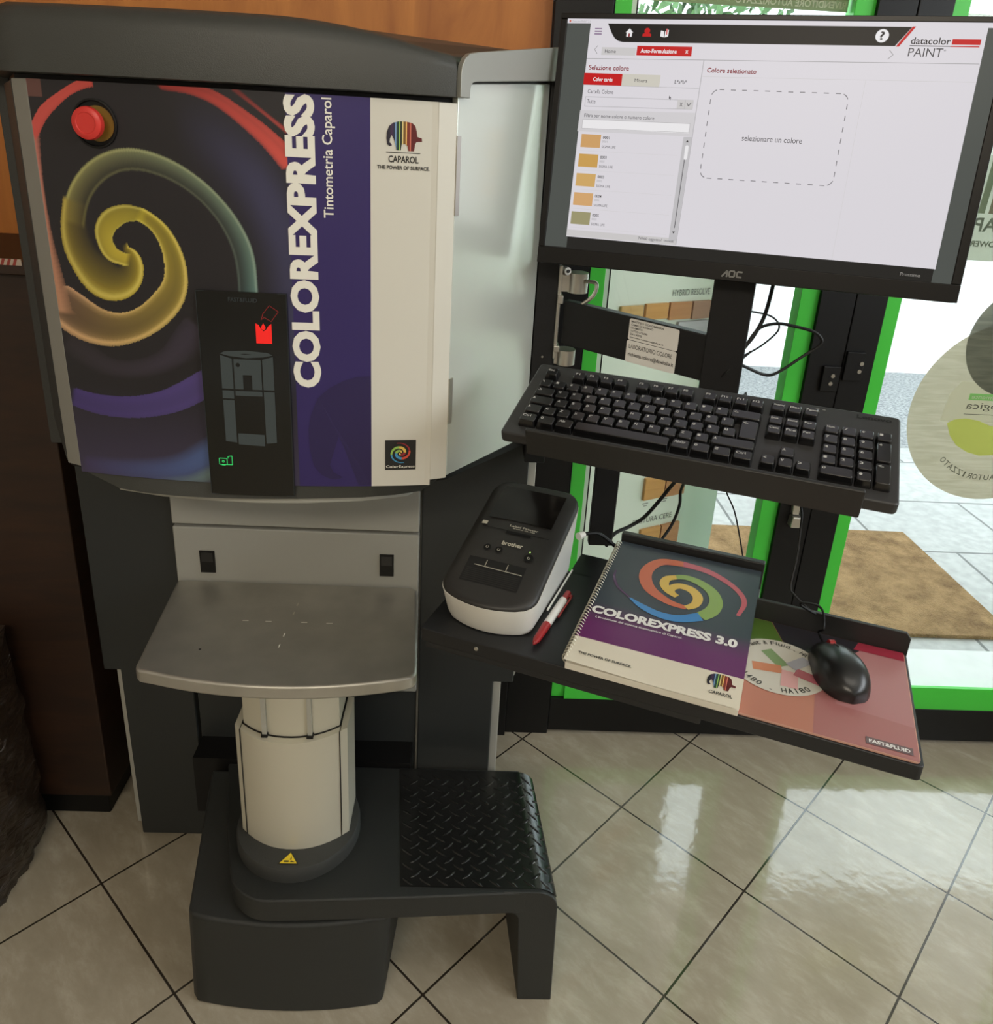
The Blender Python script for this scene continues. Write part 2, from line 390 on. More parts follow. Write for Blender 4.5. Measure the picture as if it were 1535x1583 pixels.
struct(MB().box(-2.5, 1.70, 2.46, 6.0, 3.30, 2.66, M_plaster).build('ceiling_portico'), 'portico roof over the pavement outside')
M_sill = mat('marble_sill', (.56, .57, .56), .35, var=.06, vscale=12)
sl = MB(); sl.box(.10, 1.70, -.006, 1.06, 2.02, .008, M_sill); sl.box(1.065, 1.70, -.006, 2.2, 2.02, .008, M_sill)
struct(sl.build('trim_2', bevel=.002), 'white marble doorstep outside the glazed doors')
M_coir, nt, b, N, Lk = newmat('coir')
tc = N.new('ShaderNodeTexCoord'); n = N.new('ShaderNodeTexNoise'); n.inputs['Scale'].default_value = 9; n.inputs['Detail'].default_value = 12; n.inputs['Roughness'].default_value = .8
Lk.new(tc.outputs['Object'], n.inputs['Vector']); r = N.new('ShaderNodeValToRGB'); e = r.color_ramp.elements
e[0].position = .36; e[0].color = (*S(108, 84, 58), 1); e[1].position = .66; e[1].color = (*S(168, 138, 100), 1)
Lk.new(n.outputs['Fac'], r.inputs['Fac']); Lk.new(r.outputs[0], b.inputs['Base Color']); b.inputs['Roughness'].default_value = .95; b.inputs['Specular IOR Level'].default_value = .1
bp = N.new('ShaderNodeBump'); bp.inputs['Strength'].default_value = .8; bp.inputs['Distance'].default_value = .01; n3 = N.new('ShaderNodeTexNoise'); n3.inputs['Scale'].default_value = 220
Lk.new(tc.outputs['Object'], n3.inputs['Vector']); Lk.new(n3.outputs['Fac'], bp.inputs['Height']); Lk.new(bp.outputs[0], b.inputs['Normal'])
dm = MB().box(.62, 2.10, -.006, 1.77, 2.83, .008, M_coir).build('doormat', bevel=.004)
tag(dm, 'brown coir doormat lying on the paving outside the glass door', 'doormat')
def leafy(name, loc, n, rx, rz, label):
    ml = mat('leaf_green', S(70, 110, 60), .6, var=.4, vscale=20); mt_ = mat('bark', S(80, 66, 50), .8)
    t = thing(name, label, 'shrub', loc)
    st = MB(); st.tube([(loc[0], loc[1], loc[2]), (loc[0] + .02, loc[1], loc[2] + rz * .5), (loc[0], loc[1], loc[2] + rz)], .02, mt_); st.build('stem', t, smooth=True)
    f = MB()
    for i in range(n):
        th, ph, rr = random.random() * 6.283, random.random() * PI, random.random() ** .4
        c = Vector((loc[0] + rx * rr * math.cos(th) * math.sin(ph), loc[1] + rx * rr * math.sin(th) * math.sin(ph), loc[2] + rz + rx * 1.1 * rr * math.cos(ph)))
        d = Vector((random.gauss(0, 1), random.gauss(0, 1), random.gauss(0, 1))).normalized(); e = d.orthogonal().normalized(); L_ = .05
        f.add([c - d * L_, c + e * L_ * .45, c + d * L_, c - e * L_ * .45], [(0, 1, 2, 3)], ml)
    fo = f.build('foliage', t); fo['kind'] = 'stuff'
leafy('street_shrub', (1.05, 4.5, -.004), 900, .55, 1.75, 'leafy green shrub standing against the white wall outside')

# ================================================================== TINTING MACHINE
machine = thing('tinting_machine', 'large charcoal paint tinting machine with swirl-printed front and metal can plate', 'tinting machine', (-.29, 1.2, 0))
def yF(x): return 1.035 - .022 * max(0., 1 - ((x + .296) / .24) ** 2)
def onF(d):  # panel print, d metres in front of the curved face
    return lambda x, z: (x, yF(x) - d, z)
# lower cabinet
q = MB(); up = [(-.668, .44), (-.66, .415), (-.655, .415), (-.655, .02), (.087, .02), (.087, .415), (.112, .415), (.124, .462), (.124, .93), (-.668, .93)]
q.prism(up, 1.290, 1.50, M_silver, 'y'); q.build('carcass', machine, bevel=.002)['label'] = 'silver sheet metal carcass edge'
q = MB(); q.prism([(-.637, .012), (-.503, .012), (-.503, .93), (-.668, .93), (-.668, .418), (-.637, .418)], 1.268, 1.289, M_panel, 'y'); q.build('front_cover', machine, bevel=.003)
q = MB(); q.prism([(-.0735, .012), (.071, .012), (.071, .416), (.109, .416), (.109, .93), (-.0735, .93)], 1.268, 1.289, M_panel, 'y'); q.build('front_cover', machine, bevel=.003)
MB().box(-.499, 1.274, .03, -.0785, 1.289, .394, M_panel).build('toe_panel', machine, bevel=.002)
MB().box(-.497, 1.215, .13, -.083, 1.274, .262, M_black).build('skirting_block', machine)
sp = MB().box(-.507, 1.254, .398, -.0765, 1.2895, .7345, M_grey).build('service_panel', machine, bevel=.003)
for x0, x1, z0, z1 in ((-.463, -.437, .646, .689), (-.146, -.121, .651, .694)):
    lt = MB().box(x0, 1.2515, z0, x1, 1.2545, z1, M_black); lt.box(x0 + .003, 1.2505, z0 + .022, x1 - .003, 1.252, z1 - .003, M_ink); lt.build('slot_latch', sp)
MB().box(-.507, 1.254, .7395, -.0765, 1.2895, .905, M_grey).build('upper_panel', machine, bevel=.003)
# head body
foot = [(-.5585, 1.055)] + [(x, yF(x) + .012) for x in np.linspace(-.535, -.056, 17)] + [(-.030, 1.055), (.094, 1.213), (.128, 1.213), (.128, 1.52), (-.66, 1.52), (-.66, 1.213), (-.650, 1.213)]
MB().prism(foot, .93, 1.437, M_black, 'z').build('head_body', machine)
q = MB(); q.prism([(.096, 1.207), (.129, 1.207), (.129, 1.53), (.096, 1.53)], .90, 1.478, M_blackpaint, 'z')
q.build('rear_frame', machine, bevel=.002)
q = MB(); q.prism([(-.668, 1.209), (-.648, 1.209), (-.648, 1.53), (-.690, 1.53)], .90, 1.478, M_dark, 'z'); q.build('rear_frame', machine, bevel=.002)
q = MB()
for z in (1.345, 1.325, 1.08, 1.06): MB().cyl((.1125, 1.207, z), (0, -1, 0), .0018, .0015, .0012, M_metal, 10).build('rivet', machine)
# skirt below the artwork, and the pale rim under it
def skirt(z1, z0, inset, m, xl, xr, name, lab=None):
    top = [(xl - .006, 1.075)] + [(x, yF(x) + .004) for x in np.linspace(xl + .012, xr - .012, 21)] + [(xr + .006, 1.075), (xr + .03, 1.25), (xl - .03, 1.25)]
    bot = [(xl + inset, 1.095)] + [(x, yF(x) + .004 + inset * .8) for x in np.linspace(xl + .012 + inset, xr - .012 - inset, 21)] + [(xr - inset, 1.095), (xr, 1.25), (xl, 1.25)]
    o = MB().loft([[(*p, z0) for p in bot], [(*p, z1) for p in top]], m).build(name, machine, smooth=True, angle=30)
    if lab: o['label'] = lab
SB = [(-.484, 1.033), (-.445, 1.022), (-.403, 1.016), (-.37, 1.014), (-.339, 1.0135), (-.287, 1.016), (-.234, 1.021), (-.19, 1.027), (-.145, 1.034), (-.10, 1.047), (-.064, 1.064)]
ST = [(x, yF(x) + .003) for x in (-.535, -.47, -.42, -.38, -.34, -.29, -.235, -.19, -.145, -.10, -.052)]
q = MB(); q.loft([[(-.50, 1.25, .906)] + [(-.50, 1.05, .906)] + [(x, y, .907) for x, y in SB] + [(-.045, 1.10, .908), (.05, 1.25, .912)], [(-.55, 1.25, .934)] + [(-.556, 1.058, .938)] + [(x, y, .931) for x, y in ST] + [(-.030, 1.050, .940), (.09, 1.25, .945)]], M_lid)
q.build('lower_skirt', machine, smooth=True, angle=40)
rim = [(-.498, 1.058), (-.43, 1.041), (-.356, 1.033), (-.29, 1.031), (-.228, 1.036), (-.148, 1.051), (-.085, 1.074), (-.0765, 1.085), (-.0765, 1.25), (-.499, 1.25)]
MB().prism(rim, .892, .903, M_silver, 'z').build('drip_rim', machine, bevel=.003)['label'] = 'thin silver rim under the head'
# side panels
q = MB(); q.loft([[(-.0275, 1.045, .941), (.0955, 1.207, .946), (.088, 1.213, .946), (-.035, 1.051, .941)], [(-.0275, 1.045, 1.4535), (.0955, 1.207, 1.4695), (.088, 1.213, 1.4695), (-.035, 1.051, 1.4535)]], M_side); q.build('side_panel', machine, bevel=.0015)['label'] = 'pale brushed grey side panel'
q = MB(); q.prism([(-.5585, 1.045), (-.655, 1.207), (-.647, 1.213), (-.551, 1.051)], .941, 1.43, M_dark, 'z'); q.build('side_panel', machine, bevel=.0015)
q = MB()
for z0, z1 in ((1.30, 1.395), (1.02, 1.085)): MB().prism([(-.0265, 1.0435), (-.022, 1.0495), (-.024, 1.0515), (-.0285, 1.0455)], z0, z1, M_metal, 'z').build('panel_hinge', machine)
# front panel: artwork, violet stripe, white stripe with the marks, bevelled ends
def dist_ribbon(P, outer, inner, n=240):
    o = np.array(catmull([(x / 1e3, z / 1e3) for x, z in outer], 6)); i = np.array(catmull([(x / 1e3, z / 1e3) for x, z in inner], 6))
    def res(a):
        s = np.r_[0, np.cumsum(np.hypot(*np.diff(a, axis=0).T))]; t = np.linspace(0, s[-1], n); return np.c_[np.interp(t, s, a[:, 0]), np.interp(t, s, a[:, 1])]
    def smooth(a, k=9):
        for _ in range(3):
            p_ = np.r_[[a[0] * 2 - a[j] for j in range(k, 0, -1)], a, [a[-1] * 2 - a[-1 - j] for j in range(1, k + 1)]]
            a = np.c_[np.convolve(p_[:, 0], np.ones(2 * k + 1) / (2 * k + 1), 'valid'), np.convolve(p_[:, 1], np.ones(2 * k + 1) / (2 * k + 1), 'valid')]
        return a
    o, i = smooth(res(o)), smooth(res(i)); C = (o + i) / 2; N_ = o - i; w = np.linalg.norm(N_, axis=1) / 2 + 1e-6; N_ = N_ / (2 * w[:, None])
    P_all = P; pad = w.max() + .012; sel = (P[:, 0] > C[:, 0].min() - pad) & (P[:, 0] < C[:, 0].max() + pad) & (P[:, 1] > C[:, 1].min() - pad) & (P[:, 1] < C[:, 1].max() + pad); P = P[sel]
    best = np.full(len(P), 1e9); D = np.full(len(P), 9.); T = np.zeros(len(P)); E = np.zeros(len(P))
    tg = np.gradient(C, axis=0); tg /= np.linalg.norm(tg, axis=1)[:, None] + 1e-9
    for k in range(n):
        v = P - C[k]; d2 = (v ** 2).sum(1); m = d2 < best
        best[m] = d2[m]; D[m] = (v[m] @ N_[k]) / w[k]; T[m] = k / (n - 1); E[m] = (v[m] @ tg[k]) * (-1 if k == 0 else 1 if k == n - 1 else 0)
    D2 = np.full(len(P_all), 9.); T2_ = np.zeros(len(P_all)); F2_ = np.zeros(len(P_all)); D2[sel] = D; T2_[sel] = T; F2_[sel] = np.clip(1 - np.maximum(E, 0) / .006, 0, 1)
    return D2, T2_, F2_
def lay(A, D, T, F, c0, c1, prof, amt=1.):
    x = np.linspace(-1, 1, len(prof)); a = np.interp(D, x, prof, left=0, right=0) * F * amt
    c = np.array(c0)[None] * (1 - T[:, None]) + np.array(c1)[None] * T[:, None]
    return A * (1 - np.clip(a, 0, 1)[:, None]) + c * a[:, None]
def artwork(P):
    n = len(P); A = np.tile(np.array(S(37, 35, 38)), (n, 1))
    dn = np.clip((1.06 - P[:, 1]) / .13, 0, 1)[:, None]; A = A * (1 - dn) + np.array(S(62, 56, 78)) * dn
    r = np.hypot(P[:, 0] + .43, P[:, 1] - 1.20)
    hz = np.exp(-((r - .205) / .03) ** 2)[:, None] * np.clip((P[:, 0] + .36) / .1, 0, 1)[:, None]; A = A + hz * np.array(S(50, 50, 84)) * .8
    R = lambda o, i: dist_ribbon(P, o, i)
    # dim violet and blue sweeps at the foot
    d = R([(-530, 1052), (-511, 1048), (-484, 1046), (-456, 1047), (-429, 1051), (-402, 1059), (-375, 1071), (-340, 1092)], [(-528, 1027), (-509, 1021), (-485, 1017), (-452, 1017), (-425, 1021), (-397, 1029), (-375, 1040), (-340, 1062)])
    A = lay(A, *d, S(72, 58, 118), S(84, 70, 130), [.75, .9, .8, .8, .85, .95, .9])
    d = R([(-530, 955), (-470, 958), (-411, 966), (-375, 978), (-340, 998)], [(-520, 930), (-460, 924), (-402, 925), (-374, 935), (-340, 958)])
    A = lay(A, *d, S(66, 58, 92), S(78, 100, 150), [.2, .5, .8, .9, .8, .4, 0])
    d = R([(-430, 934), (-395, 938), (-370, 944), (-340, 960)], [(-430, 926), (-395, 924), (-370, 925), (-340, 935)])
    A = lay(A, *d, S(70, 74, 110), S(110, 134, 128), [0, .6, .8, .5, 0])
    d = R([(-528, 1128), (-480, 1100), (-440, 1098), (-390, 1118), (-352, 1160)], [(-525, 1100), (-480, 1075), (-440, 1072), (-390, 1090), (-350, 1130)])
    A = lay(A, *d, S(56, 50, 56), S(70, 62, 80), [0, .4, .6, .5, .2])
    # teal ring
    d = R([(-513, 1273), (-509, 1292), (-501, 1308), (-487, 1327), (-468, 1343), (-442, 1355), (-418, 1358), (-395, 1356), (-367, 1349), (-341, 1335), (-316, 1316), (-297, 1294), (-282, 1270), (-273, 1242), (-271, 1190)],
          [(-483, 1270), (-478, 1287), (-471, 1303), (-459, 1317), (-443, 1330), (-425, 1338), (-406, 1341), (-387, 1336), (-365, 1327), (-343, 1313), (-325, 1295), (-310, 1273), (-300, 1248), (-296, 1222), (-297, 1190)])
    A = lay(A, *d, S(128, 120, 70), S(92, 124, 118), [0, .08, .2, .32, .46, .62, .8, .95, .1]); A = lay(A, d[0], d[1], d[2], S(176, 170, 96), S(134, 160, 150), [0, .25, 0, 0, 0, 0, 0, 0, 0, .1, .9, 0])
    # yellow left sweep into the centre
    d = R([(-509, 1295), (-513, 1273), (-513, 1249), (-507, 1228), (-494, 1207), (-476, 1192), (-453, 1182), (-436, 1183), (-422, 1193), (-414, 1210), (-414, 1226), (-420, 1238), (-430, 1243)],
          [(-478, 1290), (-483, 1270), (-485, 1251), (-481, 1238), (-476, 1226), (-466, 1218), (-456, 1216), (-449, 1216), (-444, 1220), (-442, 1228), (-441, 1235), (-440, 1239), (-438, 1241)])
    A = lay(A, *d, S(128, 112, 50), S(190, 168, 52), [.0, .12, .2, .3, .42, .6, .85, 1]); A = lay(A, d[0], d[1], d[2], S(188, 170, 84), S(222, 206, 104), [0, 0, 0, 0, 0, 0, 0, 0, .2, .95, 0])
    # arm from the hook out to the copper sweep
    d = R([(-436, 1220), (-445, 1222), (-462, 1228), (-472, 1254), (-469, 1269), (-459, 1283), (-443, 1292), (-425, 1295), (-406, 1292)],
          [(-436, 1236), (-440, 1238), (-447, 1242), (-451, 1253), (-446, 1265), (-433, 1273), (-424, 1276), (-411, 1276)])
    A = lay(A, *d, S(196, 176, 62), S(150, 138, 50), [.9, 1, .95, .9, .85, .75, .7, .6]); A = lay(A, d[0], d[1], d[2], S(220, 204, 100), S(190, 180, 90), [.5, 0, 0, 0, 0, 0, 0, .1, .9, 0])
    d = R([(-407, 1292), (-388, 1283), (-375, 1267), (-365, 1249), (-359, 1226), (-359, 1206), (-363, 1192), (-376, 1171), (-393, 1153), (-412, 1139), (-431, 1129), (-450, 1122), (-471, 1121), (-492, 1124), (-513, 1133), (-534, 1148)],
          [(-412, 1276), (-403, 1272), (-396, 1265), (-389, 1252), (-385, 1234), (-385, 1217), (-387, 1205), (-391, 1192), (-403, 1180), (-417, 1169), (-431, 1159), (-444, 1154), (-465, 1151), (-483, 1155), (-500, 1162), (-534, 1190)])
    A = lay(A, *d, S(186, 168, 54), S(128, 98, 78), [.95, .75, .6, .55, .5, .55, .7, .9, .6]); A = lay(A, d[0], d[1], d[2], S(222, 208, 96), S(214, 168, 130), [.9, .2, 0, 0, 0, 0, 0, 0, .1, .9, .3])
    # rim up the left edge, red sweeps
    d = R([(-537, 1150), (-536, 1194), (-537, 1240), (-537, 1301), (-537, 1351), (-537, 1385)], [(-524, 1165), (-527, 1192), (-531, 1240), (-531, 1301), (-531, 1351), (-530, 1377)])
    A = lay(A, *d, S(190, 142, 110), S(200, 120, 110), [.2, .9, .6])
    d = R([(-540, 1375), (-524, 1399), (-504, 1413), (-483, 1424), (-458, 1433)], [(-531, 1366), (-518, 1385), (-498, 1404), (-477, 1420), (-452, 1433)])
    A = lay(A, *d, S(202, 84, 78), S(196, 76, 68), [.8, 1, 1, .95, 1])
    d = R([(-366, 1439), (-335, 1436), (-304, 1427), (-285, 1415), (-265, 1402), (-246, 1386), (-226, 1364)], [(-374, 1429), (-344, 1425), (-316, 1416), (-292, 1402), (-271, 1386), (-251, 1370), (-226, 1346)])
    A = lay(A, *d, S(150, 50, 46), S(206, 82, 72), [.3, .9, 1, .95, .8, .9, .7])
    d = R([(-284, 1433), (-260, 1416), (-226, 1391)], [(-290, 1432), (-262, 1411), (-226, 1385)])
    A = lay(A, *d, S(120, 40, 38), S(190, 74, 68), [0, .8, .7, 0])
    tl = ((P[:, 0] < -.517) & (P[:, 1] > 1.412 - (P[:, 0] + .535) * .0)).astype(float) * .55
    A = A * (1 - tl[:, None]) + np.array(S(126, 84, 76)) * tl[:, None]
    return np.clip(A, 0, 1)
fp = MB()
nx, nz = 280, 456
xs = np.linspace(-.535, -.2285, nx); zs = np.linspace(.930, 1.4315, nz)
PX, PZ = np.meshgrid(xs, zs); P_ = np.c_[PX.ravel(), PZ.ravel()]; AC = artwork(P_)
fp.add([(x, yF(x), z) for x, z in P_], [(j * nx + i, j * nx + i + 1, (j + 1) * nx + i + 1, (j + 1) * nx + i) for j in range(nz - 1) for i in range(nx - 1)], M_art, [tuple(c) for c in AC])
def strip(x0, x1, m, n=12):
    X = np.linspace(x0, x1, n); fp.add([(x, yF(x), z) for z in (.930, 1.4315) for x in X], [(i, i + 1, n + i + 1, n + i) for i in range(n - 1)], m)
strip(-.2285, -.1305, M_purple); strip(-.1305, -.050, M_cream)
back = [(x, yF(x) + .012) for x in np.linspace(-.535, -.050, 21)]
fp.add([(x, y, z) for z in (.930, 1.4315) for x, y in back], [(i, 21 + i, 22 + i, i + 1) for i in range(20)], M_cream)
F1 = onF(.0006); F2 = onF(.0009)
fp.text2('COLOREXPRESS', -.231, 1.073, -.195, 1.431, M_white, F2, bold=.05, rot=True)
fp.text2('Tintometria Caparol', -.187, 1.292, -.1715, 1.4285, M_white, F1, bold=.012, rot=True)
fp.poly2([(-.1306, 1.090), (-.150, 1.089), (-.167, 1.083), (-.185, 1.073), (-.200, 1.059), (-.210, 1.035), (-.214, 1.013), (-.213, .985), (-.208, .960), (-.198, .947), (-.186, .941), (-.175, .941), (-.170, .944), (-.182, .951), (-.187, .962), (-.184, .972), (-.174, 1.005), (-.166, .985), (-.156, .955), (-.148, .932), (-.1306, .932)], M_ghost, F1)
EL = [(660, 722), (648, 726), (636, 718), (632, 690), (634, 660), (645, 632), (665, 615), (695, 607), (730, 607), (760, 612), (775, 625), (782, 650), (786, 676), (808, 682), (810, 698), (782, 700), (775, 712), (770, 745), (742, 745), (738, 722), (725, 712), (708, 716), (704, 744), (682, 744), (676, 715), (668, 690), (658, 672), (650, 690), (648, 708), (656, 714)]
EL = [((x - 630) / 180, (745 - y) / 180) for x, y in EL]
EB = [(0, .12, S(34, 30, 44)), (.12, .2, S(60, 36, 70)), (.2, .25, S(38, 44, 70)), (.25, .285, S(120, 150, 190)), (.285, .36, S(28, 60, 52)), (.36, .39, S(150, 190, 90)), (.39, .44, S(40, 50, 38)), (.44, .475, S(214, 196, 130)), (.475, .54, S(120, 84, 40)), (.54, .575, S(226, 180, 100)), (.575, .66, S(122, 44, 34)), (.66, .69, S(200, 110, 90)), (.69, 1.01, S(92, 24, 26))]
EM = [(a, b, mat('logo_stripe', c, .45)) for a, b, c in EB]
def elephant(mb, x0, y0, w, f, dim=None):
    for tri in tessellate_polygon([[Vector((*p, 0)) for p in EL]]):
        T3 = [EL[i] for i in tri]
        for a, b, m in EM:
            pl = T3
            for lim, sg in ((a, 1), (b, -1)):
                o = []
                for p, q_ in zip(pl, pl[1:] + pl[:1]):
                    dp, dq = (p[0] - lim) * sg, (q_[0] - lim) * sg
                    if dp >= 0: o.append(p)
                    if dp * dq < 0: t = dp / (dp - dq); o.append((p[0] + (q_[0] - p[0]) * t, p[1] + (q_[1] - p[1]) * t))
                pl = o
                if len(pl) < 3: break
            if len(pl) >= 3: mb.add([f(x0 + p[0] * w, y0 + p[1] * w) for p in pl], [tuple(range(len(pl)))], m)
elephant(fp, -.112, 1.3745, .043, F1)
fp.rect2(-.112, 1.3718, -.071, 1.3726, M_ink, F1)
fp.text2('CAPAROL', -.109, 1.3605, -.073, 1.3685, M_ink, F1, bold=.02)
fp.text2('THE POWER OF SURFACE.', -.1225, 1.3525, -.0595, 1.3570, M_ink, F1, bold=.03)
SPC = [S(226, 190, 90), S(150, 190, 90), S(70, 150, 200), S(210, 80, 60), S(150, 40, 50)]
SPM = [mat('spiral_ink', c, .4) for c in SPC]
def small_spiral(mb, cx, cz, R_, f):
    for arm in (0, 1):
        for k in range(5):
            pts = []; ws = []
            for i in range(9):
                t = (k + i / 8) / 5; a = 2.6 * PI * t + arm * PI; r_ = R_ * (.06 + .94 * t ** 1.25)
                pts.append((cx + r_ * math.cos(a), cz + r_ * .92 * math.sin(a))); ws.append(R_ * (.05 + .17 * math.sin(PI * min(1, t * .95 + .05))))
            mb.ribbon2(pts, ws, SPM[(k + arm * 3) % 5 if k else 0], lambda x, y, e=arm * 5 + k: (f(x, y)[0], f(x, y)[1] - e * .00004, f(x, y)[2]), 3)
fp.rect2(-.112, .9545, -.070, .999, M_ink, F1)
small_spiral(fp, -.091, .980, .0165, F2)
fp.text2('ColorExpress', -.1105, .9565, -.0715, .9615, M_white, F2, bold=.01)
fp.build('front_panel', machine)
q = MB(); q.prism([(-.050, 1.0345), (-.0275, 1.0445), (-.030, 1.052), (-.052, 1.047)], .938, 1.4315, M_cream, 'z'); q.build('corner_strip', machine, bevel=.001)['label'] = 'white corner strip'
q = MB(); q.prism([(-.535, 1.0345), (-.5575, 1.0445), (-.555, 1.052), (-.533, 1.047)], .938, 1.4315, mat('shaded_silver', (.25, .245, .22), .45, metal=.3), 'z'); q.build('corner_strip', machine, bevel=.001)['label'] = 'silver corner strip'  # same silver, darkened to stand in for the weaker light on this side
# lid
lf = [(-.585, 1.06), (-.560, 1.030)] + [(x, yF(x) - .010) for x in np.linspace(-.535, -.060, 21)] + [(-.0300, 1.0325), (-.0290, 1.0420), (.092, 1.212), (.132, 1.214), (.132, 1.54), (-.70, 1.54), (-.685, 1.20), (-.672, 1.195)]
cx_, cy_ = -.29, 1.3
def ins(p, k): return (cx_ + (p[0] - cx_) * (1 - k), cy_ + (p[1] - cy_) * (1 - k * 1.6))
def lz(p, z): return z - (z - 1.4375) / .076 * .027 * max(0, min(1, (p[0] + .25) / .21)) ** 2 * max(0, min(1, (1.25 - p[1]) / .2))
MB().loft([[(*ins(p, k), lz(p, z)) for p in lf] for z, k in ((1.4375, .006), (1.4385, 0), (1.485, 0), (1.498, .006), (1.507, .018), (1.512, .036), (1.5135, .06))], M_lid).build('lid', machine, smooth=True, angle=50)
# silver trim on the lid's side, an L that turns down at the front corner
lt = MB(); A_, B_ = Vector((-.0235, 1.0405, 0)), Vector((.1045, 1.2045, 0)); du = (B_ - A_).normalized(); dn_ = Vector((du.y, -du.x, 0)); ll = (B_ - A_).length
def onS(s, z, d=0.): v = A_ + du * s + dn_ * d; return (v.x, v.y, z)
Lp = [(-.0055, 1.438), (.013, 1.438), (.013, 1.4465)] + [(.013 + .010 * (1 - math.cos(t)), 1.447 + .010 * math.sin(t)) for t in (0, .5, 1., PI / 2)] + [(ll + .002, 1.4735), (ll + .002, 1.516), (.024, 1.490)] + [(.020 - .0255 * math.sin(t), 1.4635 + .0255 * math.cos(t)) for t in (0, .4, .8, 1.2, PI / 2)]
n_ = len(Lp)
lt.loft([[onS(*p, -.004) for p in Lp], [onS(*p, .0035) for p in Lp]], mat('satin_trim', (.30, .305, .275), .45, metal=.3))
lt.build('lid_trim', machine, bevel=.0012)['label'] = 'satin silver lid trim'
# emergency button
eb = MB(); n = 40
c = (-.455, 1.386)
ring = lambda r, y: [(c[0] + r * math.cos(2 * PI * i / n), yF(c[0] + r * math.cos(2 * PI * i / n)) + y - yF(c[0]), c[1] + r * math.sin(2 * PI * i / n)) for i in range(n)]
yb = yF(c[0])
eb.loft([ring(.0275, yb - .0003), ring(.0275, yb - .0022), ring(.0255, yb - .0026), ring(.0245, yb - .0004)], M_black, caps=False); eb.add(ring(.0245, yb - .0004), [tuple(range(n))], M_black); eb.add([(x + .0035, y - .0006 - .00042, z) for x, y, z in ring(.0200, yb)], [tuple(range(n))], M_yellow)
e0 = eb.build('emergency_button', machine, smooth=True)
hb = MB(); ring2 = lambda r, y: [(c[0] - .002 + r * math.cos(2 * PI * i / n), y - .12 * r * math.cos(2 * PI * i / n), c[1] + r * math.sin(2 * PI * i / n)) for i in range(n)]
hb.loft([ring2(.013, yb - .0005), ring2(.013, yb - .008), ring2(.018, yb - .0095), ring2(.0188, yb - .013), ring2(.0178, yb - .0185), ring2(.014, yb - .0205), ring2(.012, yb - .0205), ring2(.0112, yb - .0198)], M_red)
hb.build('mushroom_head', e0, smooth=True)['label'] = 'red mushroom push head'
# touch display
td = MB(); X = np.linspace(-.349, -.235, 9); n9 = 9
td.loft([[(x, yF(x) - d, z) for x in X] + [(x, yF(x) - .0002, z) for x in X[::-1]] for z, d in ((.916, .005), (1.197, .005))], M_display)
D1 = onF(.0054); D2 = onF(.0057)
td.path2([(-.3485, .9165), (-.2355, .9165), (-.2355, 1.1965), (-.3485, 1.1965)], .0006, M_dim_ic, D1, True)
td.text2('FAST&FLUID', -.308, 1.1845, -.272, 1.190, M_dim_ic, D1, bold=.02)
bx = [(-.2755, 1.158), (-.2755, 1.132), (-.2555, 1.132), (-.2555, 1.158), (-.2595, 1.155), (-.2625, 1.150), (-.2655, 1.148), (-.2690, 1.151), (-.2715, 1.156)]
td.poly2(bx, M_red_ic, D1)
td.poly2([(-.2658, 1.1585), (-.2630, 1.1535), (-.2635, 1.1505), (-.2658, 1.1495), (-.2681, 1.1505), (-.2686, 1.1535)], M_red_ic, D1)
td.path2([(-.268, 1.163), (-.264, 1.166), (-.2555, 1.161), (-.246, 1.174), (-.257, 1.1815), (-.266, 1.170), (-.2665, 1.167)], .0008, M_dred_ic, D1, True)
g = M_grey_ic
td.poly2([(-.3235, 1.1165), (-.312, 1.1135), (-.290, 1.1115), (-.268, 1.1135), (-.2555, 1.1165), (-.262, 1.1195), (-.290, 1.1215), (-.317, 1.1195)], g, D1)
td.poly2([(-.3235, 1.1145), (-.3085, 1.110), (-.3085, 1.069), (-.3235, 1.069)], g, D1); td.poly2([(-.3235, 1.0665), (-.3085, 1.0665), (-.3085, 1.0555), (-.3235, 1.0555)], g, D1)
td.poly2([(-.3235, 1.0535), (-.3085, 1.0535), (-.3085, .9935), (-.3235, .995)], g, D1)
td.poly2([(-.2555, 1.1145), (-.2695, 1.110), (-.2695, 1.069), (-.2555, 1.069)], g, D1); td.poly2([(-.2555, 1.0665), (-.2695, 1.0665), (-.2695, .9935), (-.2555, .995)], g, D1)
td.poly2([(-.3065, 1.1095), (-.2715, 1.1095), (-.2715, 1.069), (-.284, 1.069), (-.284, 1.0885), (-.2955, 1.0885), (-.2955, 1.069), (-.3065, 1.069)], g, D1)
td.rect2(-.3065, 1.060, -.2715, 1.0665, g, D1); td.poly2([(-.3065, 1.007), (-.2715, 1.006), (-.2715, .9895), (-.3065, .991)], g, D1); td.disc2((-.301, 1.102), .0028, M_display, D2, 14)
td.path2([(-.3345, .9605), (-.3345, .9695), (-.324, .9695), (-.324, .9605)], .0009, M_grn_ic, D1, True); td.path2([(-.3225, .9695), (-.3225, .9725), (-.317, .9735), (-.317, .9605), (-.324, .9605)], .0009, M_grn_ic, D1)
td.rect2(-.3315, .9592, -.3265, .9602, M_grn_ic, D1); td.disc2((-.3292, .965), .0018, M_grn_ic, D1, 12); td.disc2((-.3292, .965), .0009, M_display, D2, 12)
td.build('touch_display', machine)['label'] = 'black glass display with machine pictogram'
